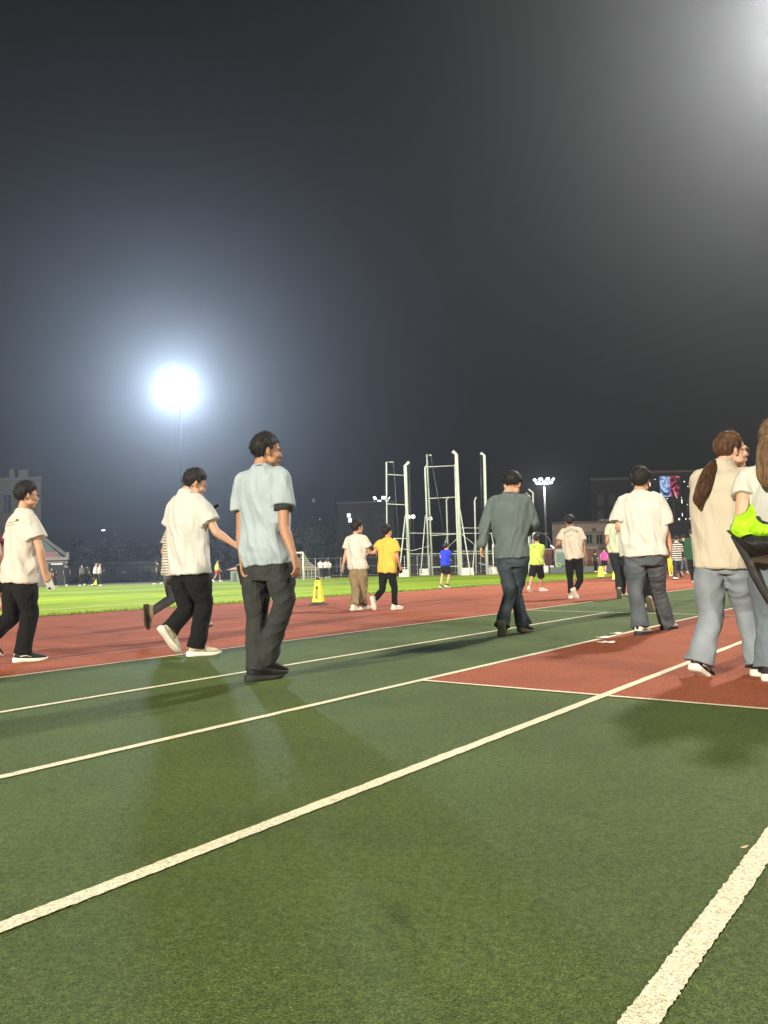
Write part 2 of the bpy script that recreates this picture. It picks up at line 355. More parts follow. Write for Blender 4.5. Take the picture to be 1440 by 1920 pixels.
# long low building and canopy
Y = 80; r = empty('long_low_building', Wp(230, 1060, Y).xyz*Vector((1, 1, 0)), 'long low grey building with flat roof behind the far left touchline', 'building')
mb = MB(); wall_box(mb, 132, 336, 1059, Y, 8); mb.build('wall', mat('grey rendered wall', (.035, .038, .038), .9, var=.2, vscale=.8), r)
mb = MB(); x0, x1, z0, z1 = wall_box(MB(), 128, 340, 1058, Y, 8); block(mb, x0, x1, Y-.6, 9, z1+.003, z1+.2, x1/Y); mb.build('roof', M_DTRIM, r)
for x in (150, 172, 206, 250, 270, 300, 318): window_px(x, x+10, 1066, 1082, Y, r, fr=.06, trim=M_DTRIM)
for (a, b_, t, bt) in ((181, 184, 1067, 1075), (194.5, 196, 1067, 1076), (229, 232, 1072, 1076), (233.5, 236.5, 1072, 1076)): part_px('lit_window', a, b_, t, bt, Y-.1, .05, M_DIM, r)
# block behind with lit windows
Y = 118; r = empty('dark_flats', Wp(690, 1060, Y).xyz*Vector((1, 1, 0)), 'unlit dark block of flats with one bright tall window, behind the trees', 'building')
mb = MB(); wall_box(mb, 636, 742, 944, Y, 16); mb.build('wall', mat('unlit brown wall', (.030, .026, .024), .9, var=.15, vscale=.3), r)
mb = MB(); x0, x1, z0, z1 = wall_box(MB(), 634, 744, 944, Y, 16); block(mb, x0, x1, Y-.3, 16.3, z1+.003, z1+.3, min(0, x1)/Y); mb.build('parapet', M_DSTEEL, r)
w = part_px('window', 650.5, 657.5, 963, 970, Y, .1, M_LIT, r); part_px('window', 653, 659.5, 971.5, 979.5, Y, .1, M_LIT, r)
for i in range(6):
    for j in range(4):
        if (i, j) not in ((0, 0), (0, 1)): window_px(650+i*15, 657+i*15, 962+j*22, 974+j*22, Y, r, fr=.08, trim=M_DTRIM)
Y = 150; r = empty('distant_tower_block', Wp(590, 1060, Y).xyz*Vector((1, 1, 0)), 'tall dark block far behind the goal with a few tiny lit windows', 'building')
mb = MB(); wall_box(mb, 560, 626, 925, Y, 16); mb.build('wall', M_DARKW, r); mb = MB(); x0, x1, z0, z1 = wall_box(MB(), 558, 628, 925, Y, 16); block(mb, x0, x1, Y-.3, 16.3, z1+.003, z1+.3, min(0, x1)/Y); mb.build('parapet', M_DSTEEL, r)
for (a, b_, t, bt) in ((585.5, 590.5, 935, 942), (585, 586, 968, 971), (599, 600.5, 973, 975.5), (602.5, 604, 1020.5, 1022.5)): part_px('window', a, b_, t, bt, Y, .1, M_DIM if a < 590 else M_LIT, r)
# pinkish building at right
Y = 84; r = empty('pinkish_building', Wp(1090, 1060, Y).xyz*Vector((1, 1, 0)), 'flat-roofed pinkish building with framed windows behind the arched-lettering T-shirt', 'building')
mb = MB(); wall_box(mb, 1038, 1245, 980, Y, 10); mb.build('wall', M_PINKW, r)
mb = MB(); x0, x1, z0, z1 = wall_box(MB(), 1037, 1246, 980, Y, 10); block(mb, x0, x1, Y-.2, 10.3, z1+.003, z1+.2, x0/Y); mb.build('parapet', mat('brown coping', (.10, .08, .07), .8), r)
for x in (1099, 1118, 1137, 1150, 1170, 1190): window_px(x, x+11, 1003, 1019, Y, r, fr=.14)
part_px('vent', 1110, 1116, 990, 996, Y, .1, M_BRICK, r)
mb = MB(); a = Wp(1094, 998, Y); b_ = Wp(1230, 998, Y); mb.box(((a.x+b_.x)/2, Y-.1, a.z), (b_.x-a.x, .2, .12)); mb.box(((a.x+b_.x)/2, Y-.1, Wp(1120, 1028, Y).z), (b_.x-a.x, .2, .15)); mb.build('string_course', M_TRIM, r)
for x in (1122, 1131): part_px('rooftop_box', x, x+7, 974, 978.5, Y+1, 1, M_TRIM, r)
# big dark block behind
Y = 120; r = empty('dark_office_block', Wp(1190, 1060, Y).xyz*Vector((1, 1, 0)), 'large unlit office block rising behind the pinkish building', 'building')
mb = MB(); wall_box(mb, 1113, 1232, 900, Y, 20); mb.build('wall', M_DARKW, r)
mb = MB(); x0, x1, z0, z1 = wall_box(MB(), 1112, 1233, 900, Y, 20); block(mb, x0, x1, Y-.4, 20.6, z1+.003, z1+.4, x0/Y); mb.build('parapet', mat('grey coping', (.06, .06, .06), .8), r)
for i in range(5):
    for j in range(2): window_px(1120+i*22, 1132+i*22, 928+j*30, 948+j*30, Y, r, glass=mat('unlit grey window', (.05, .055, .055), .3), fr=.12, trim=M_DTRIM)
# glass building with screen
Y = 108; r = empty('glass_building', Wp(1290, 1060, Y).xyz*Vector((1, 1, 0)), 'dark glass-fronted building with strip lamps and a video screen, behind the ponytail', 'building')
mb = MB(); wall_box(mb, 1226, 1480, 884, Y, 20); mb.build('wall', M_DARKW, r)
mb = MB(); x0, x1, z0, z1 = wall_box(MB(), 1224, 1482, 884, Y, 20); block(mb, x0, x1, Y-.3, 20.4, z1+.003, z1+.3, x0/Y); mb.build('roof_edge', mat('brown edge', (.10, .07, .065), .7), r)
m_screen = bpy.data.materials.new('video picture'); m_screen.use_nodes = True; nt = m_screen.node_tree; n = nt.nodes; l = nt.links; b = n['Principled BSDF']
tc = n.new('ShaderNodeTexCoord'); nz = n.new('ShaderNodeTexNoise'); nz.inputs['Scale'].default_value = .9; nz.inputs['Detail'].default_value = 3; nz.inputs['Distortion'].default_value = 1.2; l.new(tc.outputs['Object'], nz.inputs[0])
rp = n.new('ShaderNodeValToRGB'); l.new(nz.outputs[0], rp.inputs[0]); e = rp.color_ramp.elements
e[0].position = .38; e[0].color = (.004, .006, .012, 1); e[1].position = .66; e[1].color = (.75, .85, 1, 1); q = e.new(.52); q.color = (.10, .22, .62, 1)
rp2 = n.new('ShaderNodeValToRGB'); l.new(nz.outputs[0], rp2.inputs[0]); e = rp2.color_ramp.elements
e[0].position = .46; e[0].color = (.004, .004, .006, 1); e[1].position = .70; e[1].color = (1, .75, .72, 1); q = e.new(.57); q.color = (.65, .03, .10, 1)
sx = n.new('ShaderNodeSeparateXYZ'); l.new(tc.outputs['Generated'], sx.inputs[0]); gt = n.new('ShaderNodeMath'); gt.operation = 'GREATER_THAN'; gt.inputs[1].default_value = .5; l.new(sx.outputs[0], gt.inputs[0])
mx = n.new('ShaderNodeMix'); mx.data_type = 'RGBA'; l.new(gt.outputs[0], mx.inputs[0]); l.new(rp.outputs[0], mx.inputs[6]); l.new(rp2.outputs[0], mx.inputs[7])
l.new(mx.outputs[2], b.inputs['Emission Color']); b.inputs['Emission Strength'].default_value = .9; b.inputs['Base Color'].default_value = (.01, .01, .01, 1); m_screen.cycles.emission_sampling = 'NONE'
part_px('screen_casing', 1235, 1277, 892.5, 932.5, Y, .5, M_DSTEEL, r); part_px('screen', 1236.5, 1275.5, 894, 931, Y-.5, .1, m_screen, r)
mb = MB()
for i in range(9):
    a = Wp(1236+i*26, 940, Y); mb.box((a.x, Y-.1, 4.5), (.18, .2, 9))
for z in (3.2, 6.2, 9.2): mb.box(((x0+x1)/2, Y-.12, z), (x1-x0-1, .16, .14))
mb.build('mullions', mat('grey mullion', (.06, .06, .06), .5), r)
for (x, a, b_, w) in ((1277.3, 921, 934, 1.6), (1278.3, 936.5, 944, 1.6), (1279.2, 962, 968, 1.2), (1298.6, 958, 965, 1.0), (1217.6+80, 920, 923, 2.4), (1218.6, 905, 912, 1.3), (1296, 937, 939.5, 1.4), (1311, 898, 902, 1.5)):
    part_px('strip_lamp', x-w/2, x+w/2, a, b_, Y-.25, .08, M_LITW, r)
for (x, y, w, h) in ((1273.5, 973.5, 3.2, 4.0), (1286, 973, 1.6, 2.6), (1293, 972.5, 1.6, 2.4), (1301.5, 972, 3.4, 3.6), (1255.5, 959.5, 2.6, 1.4), (1306, 961, 3, 1.2), (1269, 933, 1.5, 1.5), (1243, 893, 5, .8), (1228, 899, 4, .8), (1283, 903, 2, 2.5), (1290, 912, 1.5, 2), (1303, 905, 2, 1.6), (1251, 935, 4, 1), (1289, 946, 2, 1.2), (1300, 950, 1.6, 1.6)):
    mb = MB(); mb.ell(Wp(x, y, Y-.4), (w*.5*Y/F, .12, h*.5*Y/F)); mb.build('lamp_globe', M_LITW, r, smooth=True)

# ---- floodlight masts
def mast(loc, label, crown, nlamp, poler, tiers=2, lens=M_LENS, pm=None):
    r = empty('floodlight_mast', (loc.x, loc.y, 0), label, 'floodlight mast', 'floodlight masts round the ground')
    mb = MB(); mb.tube([Vector((loc.x, loc.y, 0)), Vector((loc.x, loc.y, loc.z*.5)), Vector((loc.x, loc.y, loc.z))], poler, 12, poler*.45); mb.build('pole', pm or M_WHITE, r, smooth=True)
    mb = MB(); mb.tube([Vector((loc.x, loc.y, 0)), Vector((loc.x, loc.y, 1.2))], poler*1.8, 12); mb.build('plinth', M_CONC, r)
    mb = MB()
    for t in range(tiers):
        rr = crown*(1-.25*t); z = loc.z + .9 - t*.9; mb.tube([Vector((loc.x+rr*math.cos(a), loc.y+rr*math.sin(a), z)) for a in np.linspace(0, 2*math.pi, 25)], .07, 5)
        for a in np.linspace(0, 2*math.pi, 7)[:-1]: mb.tube([Vector((loc.x, loc.y, z)), Vector((loc.x+rr*math.cos(a), loc.y+rr*math.sin(a), z))], .05, 5)
    mb.build('crown_frame', M_STEEL, r)
    for t in range(tiers):
        for i in range(nlamp):
            a = 2*math.pi*(i+.5*t)/nlamp; rr = crown*(1-.25*t)+.3; c = Vector((loc.x+rr*math.cos(a), loc.y+rr*math.sin(a), loc.z+.75-t*.9))
            rz = a+math.pi/2; m = Matrix.Rotation(rz, 3, 'Z') @ Matrix.Rotation(R(38), 3, 'X')
            hb = MB(); vs = []
            for (yy, s) in ((.0, 1.0), (.30, .45)):
                for x, z in ((-1, -1), (1, -1), (1, 1), (-1, 1)): vs.append(c + m @ Vector((x*.52*s, yy, z*.42*s)))
            hb.add(vs, [(0, 1, 2, 3), (7, 6, 5, 4), (0, 4, 5, 1), (1, 5, 6, 2), (2, 6, 7, 3), (3, 7, 4, 0)]); ho_ = hb.build('floodlight', M_DSTEEL, r)
            lb = MB(); vs = []
            for yy in (-.05, -.004):
                for x, z in ((-1, -1), (1, -1), (1, 1), (-1, 1)): vs.append(c + m @ Vector((x*.47, yy, z*.37)))
            lb.add(vs, [(0, 1, 2, 3), (7, 6, 5, 4), (0, 4, 5, 1), (1, 5, 6, 2), (2, 6, 7, 3), (3, 7, 4, 0)]); lb.build('lens', lens, ho_)
    return r
mast(Vector((LAMP_A.x-.6, LAMP_A.y+4, LAMP_A.z+.4)), 'glaring floodlight mast beyond the far left touchline, its lamps one white blaze', 1.7, 8, .10, pm=mat('dark painted pole', (.012, .012, .013), .8))
mast(Vector((LAMP_E.x, LAMP_E.y, LAMP_E.z)), 'white floodlight mast with a ring of bright lamps right of the throwing cage', 2.5, 9, .42)
# second far mast seen through the cage
p = Wp(715, 940, 190); mast(p, 'far floodlight mast seen behind the left side of the throwing cage', 1.6, 5, .30)
# ---- street lamps
def arc_lamp(px, ytop, Y, side, label, lit, n=1, pm=None):
    b0 = Wp(px, 1060, Y); b0.z = 0; top = Wp(px, ytop, Y); r = empty('street_lamp', b0, label, 'street lamp', 'street lamps behind the pitch')
    pts = [b0, Vector((b0.x, b0.y, top.z*.7))]
    for t in np.linspace(0, 1, 8): pts.append(Vector((b0.x+side*1.5*(1-math.cos(t*math.pi/2)), b0.y, top.z*.7 + (top.z*.3)*math.sin(t*math.pi/2))))
    mb = MB(); mb.tube(pts, .07, 7, .04); mb.build('pole', pm or M_STEEL, r, smooth=True)
    e_ = pts[-1]; mb = MB(); mb.ell(e_+Vector((side*.25, 0, -.02)), (.28, .14, .07)); h = mb.build('lamp_head', M_STEEL, r, smooth=True)
    mb = MB(); mb.ell(e_+Vector((side*.28, 0, -.10)), (.20, .12, .05)); mb.build('lens', M_LENS if lit else M_TRIM, h, smooth=True); return r
arc_lamp(223, 992, 88, -1, 'lit curved street lamp above the long low building', True, pm=M_DSTEEL)
arc_lamp(1034, 997, 80, -1, 'lit curved street lamp beside the base of the white floodlight mast', True)
arc_lamp(997, 1000, 84, 1, 'unlit curved street lamp behind the young person in lime', False)
def globe_lamp(px, y, Y, label):
    t = Wp(px, y, Y); b0 = Vector((t.x, t.y, 0)); r = empty('lamp_post', b0, label, 'lamp post', 'globe lamps far behind the throwing cage')
    mb = MB(); mb.tube([b0, t], .08, 6); mb.build('pole', M_DSTEEL, r); mb = MB(); mb.ell(t+Vector((0, 0, .2)), (.28, .28, .30)); mb.build('globe', M_LITW, r, smooth=True)
globe_lamp(766.5, 972, 105, 'left one of two twin globe lamps beside the tall left cage post')
globe_lamp(775, 971.5, 105, 'right one of two twin globe lamps beside the tall left cage post')
globe_lamp(807, 975, 105, 'globe lamp just right of the middle cage post')

# ---- throwing cage
Y0 = 66; r = empty('throwing_cage', Wp(840, 1060, Y0).xyz*Vector((1, 1, 0)), 'tall white tubular hammer-throw cage with bent post tops and guy struts', 'throwing cage')
def cpole(xb, xt, ytop, Y, w, bend=None):
    """post from the ground under photo column xb up to xt,ytop"""
    b0 = Wp(xb, 1075, Y); b0.z = 0; t = Wp(xt, ytop, Y); pts = [b0, t]
    if bend: pts.append(Wp(bend[0], bend[1], Y))
    mb = MB(); mb.tube(pts, w*.78, 8); mb.build('post', M_WHITE, r, smooth=True)
def cbar(x0, y0, x1, y1, Ya, Yb=None, w=.05, name='rail', m=None):
    mb = MB(); mb.tube([Wp(x0, y0, Ya), Wp(x1, y1, Yb or Ya)], w*.72, 6); mb.build(name, m or M_WHITE, r, smooth=True)
Yf, Yb_ = 62, 70
cpole(726.5, 724.5, 866.5, Yb_, .10, (738, 866.5)); cpole(767, 760, 873, Yf, .17, (767, 866))
cpole(804.5, 797, 877, Yb_, .11, (801, 871)); cpole(811, 800.5, 852, Yb_-2, .11, (809, 854))
cpole(864.5, 855.5, 852, Yf, .19, (848.5, 846)); cpole(860, 853.5, 870, Yf+3, .12)
cpole(841, 837, 937, Yb_+4, .10, (842, 932)); cpole(893, 890, 938, Yb_+2, .10, (893, 932))
cpole(913.5, 908, 854, Yf, .15, (901, 849)); cpole(926, 923.5, 1020, Yf+4, .07)
cpole(1000, 999.5, 924, Yb_, .11, (991, 917)); cpole(994, 993.5, 930, Yb_+3, .09, (986, 924)); cpole(992, 991, 1000, Yb_, .08)
for q in ((725.5, 889.5, 760, 891.5), (726.5, 945, 761.5, 946.5), (738, 1009.5, 763, 1010), (751, 1065, 767, 1064.5), (801, 875.5, 854, 873), (805, 934.5, 856.5, 932), (808, 1004, 859, 1001), (811, 1063.5, 862, 1061.5)): cbar(*q, Yf+3, w=.055)
for q in ((767, 999.5, 862, 1000.5), (769, 1038.5, 1000, 1037.5), (862, 989.8, 1000, 989.8), (862, 1000, 1000, 1000), (850, 1033.5, 1000, 1033)): cbar(*q, Yb_, w=.045)
for q in ((747, 1027.5, 773, 1032.5), (773, 1032.5, 806, 1023.5), (842, 1024, 859, 1008), (866, 1002, 898, 1028), (898, 1056, 938, 1066)): cbar(*q, Yf+4, w=.04, name='brace')
for (x0, y0, x1, y1, Ya) in ((760, 966, 749, 1073, Yf), (797.5, 967, 789, 1075, Yb_), (862, 952.5, 882.5, 1078, Yf), (837, 1007, 834, 1022, Yb_), (921, 999, 937, 1077, Yf+2), (890, 1020, 886, 1073, Yb_), (1015, 1046, 1031, 1078, Yf+1)): cbar(x0, y0, x1, y1, Ya, Ya-1.2, w=.065, name='strut')
for (x0, y0, x1, y1) in ((738, 867, 747, 1007), (767, 868, 771, 1040), (808, 856, 832, 998), (901, 850, 903, 958)): cbar(x0, y0, x1, y1, Yf+1, w=.012, name='cable', m=M_STEEL)
for (x0, x1, Yq) in ((748, 766, Yf), (786, 803, Yb_), (863, 886, Yf), (913, 938, Yf+2), (1015, 1034, Yf+1), (982, 1000, Yb_)):
    mb = MB(); a = Wp(x0, 1075, Yq); b_ = Wp(x1, 1075, Yq); mb.box(((a.x+b_.x)/2, Yq-.4, .30), (b_.x-a.x, 1.5, .60), top=.93); mb.build('ballast_block', M_CONC, r)
# lowered netting hung along the back
m_net = mat('grey netting cord', (.16, .16, .15), .9)
mb = MB(); a = Wp(770, 1040, Yb_+1); b_ = Wp(1000, 1040, Yb_+1); n_ = 58
for i in range(n_+1):
    x = a.x+(b_.x-a.x)*i/n_; mb.tube([Vector((x, Yb_+1, .05)), Vector((x+.1*math.sin(i), Yb_+1.1, 2.0))], .009, 3)
for j in range(9): mb.tube([Vector((a.x+(b_.x-a.x)*i/20, Yb_+1+.15*math.sin(i*1.3+j), .1+j*.23+.05*math.sin(i*.9))) for i in range(21)], .009, 3)
mb.build('netting', m_net, r)

# ---- far fence with rail
Yq = 73; r = empty('mesh_fence', Wp(660, 1060, Yq).xyz*Vector((1, 1, 0)), 'dark mesh fence running behind the goal and the throwing cage', 'fence')
a = Wp(520, 1060, Yq); b_ = Wp(1045, 1060, Yq); n_ = 22
for i in range(n_+1):
    x = a.x+(b_.x-a.x)*i/n_; mb = MB(); mb.tube([Vector((x, Yq, 0)), Vector((x, Yq, 1.85))], .035, 5); mb.build('post', M_STEEL, r)
mb = MB()
for z in (.15, 1.0, 1.82): mb.tube([Vector((a.x, Yq, z)), Vector((b_.x, Yq, z))], .022, 4)
mb.build('rail', M_STEEL, r)
mb = MB()
for i in range(n_*12): x = a.x+(b_.x-a.x)*i/(n_*12); mb.tube([Vector((x, Yq, .1)), Vector((x, Yq, 1.8))], .006, 3)
mb.build('mesh_panel', M_DSTEEL, r)
# ---- goal
r = empty('football_goal', Wp(568, 1060, 60).xyz*Vector((1, 1, 0)), 'white football goal with sagging net beyond the pale blue T-shirt', 'goal')
g1 = Wp(568.5, 1060, 60); g1.z = 0; g2 = Wp(478, 1060, 64); g2.z = 0; H_ = Vector((0, 0, Wp(568, 1036, 60).z))
mb = MB(); mb.tube([g1, g1+H_], .075, 8); mb.build('post', M_WHITE, r, smooth=True); mb = MB(); mb.tube([g2, g2+H_], .075, 8); mb.build('post', M_WHITE, r, smooth=True)
mb = MB(); mb.tube([g1+H_, g2+H_], .07, 8); mb.build('crossbar', M_WHITE, r, smooth=True)
bk = (g1-g2).normalized(); bk = Vector((.75, .66, 0)); mb = MB(); nn = 14
def netp(base, s, t):   # s 0 front .. 1 back, t along height
    top = H_.z*(1-.62*s**.6); return base + bk*1.5*s + Vector((0, 0, top*(1-t)))
for i in range(15):
    bse = g1.lerp(g2, i/14); mb.tube([netp(bse, s, 0) for s in np.linspace(0, 1, 6)] + [netp(bse, 1, t) for t in np.linspace(.2, 1, 5)], .012, 3)
for s in np.linspace(0, 1, 8): mb.tube([netp(g1, s, 0), netp(g2, s, 0)], .012, 3)
for b0 in (g1, g2):
    for s in np.linspace(.12, 1, 8): mb.tube([netp(b0, s, 0), netp(b0, s, 1)], .012, 3)
    for t in np.linspace(0, .9, 8): mb.tube([netp(b0, 0, t*.99)] + [b0 + bk*1.5*s + Vector((0, 0, min(H_.z*(1-t), netp(b0, s, 0).z))) for s in (.33, .66, 1)], .012, 3)
mb.build('net', mat('off white net cord', (.55, .52, .42), .9), r)
# ---- shed
Yq = 61; r = empty('equipment_shed', Wp(442, 1060, Yq).xyz*Vector((1, 1, 0)), 'small grey-green shed with pink-edged roof at the far touchline', 'shed')
mb = MB(); x0, x1, z0, z1 = wall_box(mb, 432, 462, 1068, Yq, 2.2); mb.build('wall', mat('shed wall', (.17, .20, .17), .8, var=.1), r)
mb = MB(); mb.add([Vector((x0-.3, Yq-.3, z1)), Vector((x1+.3, Yq-.3, z1)), Vector((x1+.3, Yq+2.5, z1)), Vector((x0-.3, Yq+2.5, z1)), Vector(((x0+x1)/2+.3, Yq-.3, z1+.35)), Vector(((x0+x1)/2+.3, Yq+2.5, z1+.35))],
    [(0, 1, 4), (1, 2, 5, 4), (3, 0, 4, 5), (2, 3, 5), (3, 2, 1, 0)]); mb.build('roof', mat('dull pink roof', (.36, .22, .20), .8, var=.1), r)
part_px('door', 437, 443, 1074, 1090, Yq, .06, M_GREYB, r)
# pink banner by the shed
Yq = 64; r = empty('pink_banner', Wp(390, 1060, Yq).xyz*Vector((1, 1, 0)), 'narrow pink upright banner left of the player in lime', 'banner')
part_px('panel', 387.5, 393.5, 1054, 1072, Yq, .05, mat('pink banner cloth', (.62, .12, .20), .8), r); part_px('foot', 386.5, 394.5, 1088, 1090, Yq, .4, M_DSTEEL, r)
part_px('pole', 390, 391, 1072, 1089, Yq+.06, .05, M_DSTEEL, r)
# ---- piers, kiosk, board wall at right
for (x0, x1, yt, Yq, lb) in ((1021, 1036, 1031, 64, 'dark brick gate pier left of the glass kiosk'), (1103, 1121, 1029, 66, 'dark brick gate pier with white cap, left of the magenta top')):
    r = empty('brick_pier', Wp((x0+x1)/2, 1060, Yq).xyz*Vector((1, 1, 0)), lb, 'gate pier', 'brick gate piers')
    mb = MB(); a, b2, z0, z1 = wall_box(mb, x0, x1, yt, Yq, .8); mb.build('shaft', M_BRICK, r); mb = MB(); mb.box(((a+b2)/2, Yq+.4, z1+.06), (b2-a+.14, .94, .12)); mb.build('cap', M_TRIM, r)
Yq = 62; r = empty('glass_kiosk', Wp(1050, 1060, Yq).xyz*Vector((1, 1, 0)), 'small grey kiosk with glass front between the two brick piers', 'kiosk')
mb = MB(); x0, x1, z0, z1 = wall_box(mb, 1041, 1062, 1029, Yq, 1.4); mb.build('cabinet', mat('kiosk grey', (.26, .28, .26), .6, var=.1), r)
part_px('glass', 1043.5, 1060, 1036, 1066, Yq, .05, mat('greenish glass', (.13, .18, .15), .15), r)
mb = MB(); c = Wp(1048, 1060, Yq-.08); mb.tube([c+Vector((.16*math.cos(a), 0, .16*math.sin(a))) for a in np.linspace(0, 5.4, 14)], .025, 5); mb.build('ring_emblem', mat('yellow green mark', (.45, .55, .12), .6), r)
Yq = 61; r = empty('perimeter_board', Wp(1090, 1060, Yq).xyz*Vector((1, 1, 0)), 'long low grey-green perimeter board behind the right end of the turf', 'board')
mb = MB(); wall_box(mb, 1031, 1250, 1061, Yq, .25); mb.build('panel', M_GREYB, r)
mb = MB(); a = Wp(1031, 1060, Yq); b_ = Wp(1250, 1060, Yq)
for i in range(9): mb.box((a.x+(b_.x-a.x)*i/8, Yq+.3, .3), (.08, .3, .6))
mb.build('bracket', M_DSTEEL, r)
r = empty('dark_pavilion', Wp(1270, 1060, 66).xyz*Vector((1, 1, 0)), 'low black-fronted pavilion with green lower wall behind the distant walkers', 'building')
mb = MB(); wall_box(mb, 1246, 1420, 978, 66, 6); mb.build('wall', mat('black cladding', (.010, .011, .013), .7), r); part_px('green_band', 1250, 1420, 1012, 1062, 65.9, .2, mat('dark green wall', (.03, .055, .035), .8), r); part_px('coping', 1250, 1420, 1010.5, 1012, 65.7, .2, M_TRIM, r)

# ---- trees
random.seed(11)
LEAFM = [mat('dark foliage', (.011, .018, .008), .9, var=.5, vscale=1.2), mat('mid foliage', (.015, .024, .010), .9, var=.5, vscale=1.0)]
M_BARK = mat('bark', (.06, .045, .03), .9, var=.3, vscale=4)
def tree_proto(seed, h, w, nleaf, mi):
    rng = random.Random(seed); r = bpy.data.objects.new('tree', None); COL.objects.link(r)
    mb = MB(); mb.loft([((0, 0, 0), .20, .20), ((.05, 0, h*.25), .15, .15), ((0, .08, h*.5), .10, .10), ((.05, 0, h*.8), .04, .04)], 7)
    cl = []
    for i in range(15):
        z = h*rng.uniform(.30, .97); rr = w*math.sqrt(max(.05, 1-((z/h-.58)/.48)**2))*rng.uniform(.15, .85); a = rng.uniform(0, 6.28)
        c = Vector((rr*math.cos(a), rr*math.sin(a), z)); cl.append((c, rng.uniform(.16, .30)*w+.35)); b0 = Vector((0, 0, z*.62)); mb.loft([(b0, .055, .055), (b0.lerp(c, .5)+Vector((0, 0, .1)), .035, .035), (c, .012, .012)], 5)
    t = mb.build('trunk', M_BARK, r)
    mb = MB()
    for i in range(nleaf):
        c, q = cl[rng.randrange(len(cl))]; d = Vector((rng.gauss(0, 1), rng.gauss(0, 1), rng.gauss(0, .8))).normalized()*q*rng.uniform(.45, 1.12); p = c+d
        s = rng.uniform(.07, .16); a = Vector((rng.gauss(0, 1), rng.gauss(0, 1), rng.gauss(0, 1))).normalized(); b2 = a.orthogonal().normalized(); 
        mb.add([p-a*s, p-b2*s*.5, p+a*s, p+b2*s*.5], [(0, 1, 2, 3)])
    mb.build('crown', LEAFM[mi], r); return r
protos = [tree_proto(1, 7.0, 2.6, 2600, 0), tree_proto(2, 6.0, 2.9, 2600, 1), tree_proto(3, 8.2, 2.4, 2600, 0)]
tl = ((545, 88, 0, .8), (575, 84, 1, .85), (604, 90, 2, .75), (632, 85, 1, .8), (660, 88, 0, .62), (690, 86, 1, .6), (150, 96, 2, .62), (175, 92, 0, .7), (205, 97, 1, .7), (240, 94, 2, .6), (275, 96, 0, .68), (312, 92, 1, .7), (345, 97, 2, .62), (380, 92, 0, .72),
      (418, 95, 1, .8), (455, 90, 2, .7), (488, 94, 0, .82), (520, 90, 1, .85), (905, 88, 1, .48), (940, 90, 0, .45), (975, 86, 1, .5), (775, 92, 0, .42), (825, 94, 1, .42))
used = set()
nm = {0: 'round-crowned', 1: 'broad bushy', 2: 'tall narrow-crowned'}
where = {545: 'directly behind the goal crossbar', 575: 'just right of the goal post', 604: 'behind the yellow cone', 632: 'left of the bushy-haired walker', 660: 'behind the bushy-haired walker', 690: 'between the cream and yellow T-shirts', 150: 'right of the gabled building, leftmost of the row', 175: 'above the left end of the long low building',
         205: 'left of the lit curved street lamp', 240: 'right of the lit curved street lamp', 275: 'above the right part of the long low building', 312: 'behind the striped jogger', 345: 'behind the white polo shirt', 380: 'behind the pink banner', 418: 'behind the player in lime', 455: 'behind the small shed', 488: 'behind the pale blue T-shirt',
         520: 'left of the goal', 905: 'behind the right half of the throwing cage', 940: 'behind the grey-green sweatshirt', 975: 'left of the young person in lime', 775: 'behind the left half of the throwing cage', 825: 'behind the blue jogger'}
for (px, Y, i, s) in tl:
    p = Wp(px, 1060, Y); t = protos[i] if i not in used else copy_tree(protos[i]); used.add(i)
    t.location = (p.x, p.y, 0); t.scale = (s*random.uniform(1.0, 1.3),)*2 + (s,); t.rotation_euler = (0, 0, random.uniform(0, 6.28))
    tag(t, '%s dark tree %s' % (nm[i], where[px]), 'tree', 'trees beyond the far touchline')
# low hedge strips, read as one mass
mb = MB()
for i in range(9000):
    x = random.choice(((-48, -12), (-10, 0), (0, 22))); xx = random.uniform(*x); yy = 79+random.uniform(-.7, .7); z = random.uniform(0, 1.0+.3*noise.noise(Vector((xx*.3, 0, 0))))
    p = Vector((xx, yy, z)); s = random.uniform(.05, .12); a = Vector((random.gauss(0, 1), random.gauss(0, 1), random.gauss(0, 1))).normalized(); b2 = a.orthogonal()
    mb.add([p-a*s, p-b2*s*.5, p+a*s, p+b2*s*.5], [(0, 1, 2, 3)])
o = mb.build('hedge', LEAFM[1]); tag(o, kind='stuff')
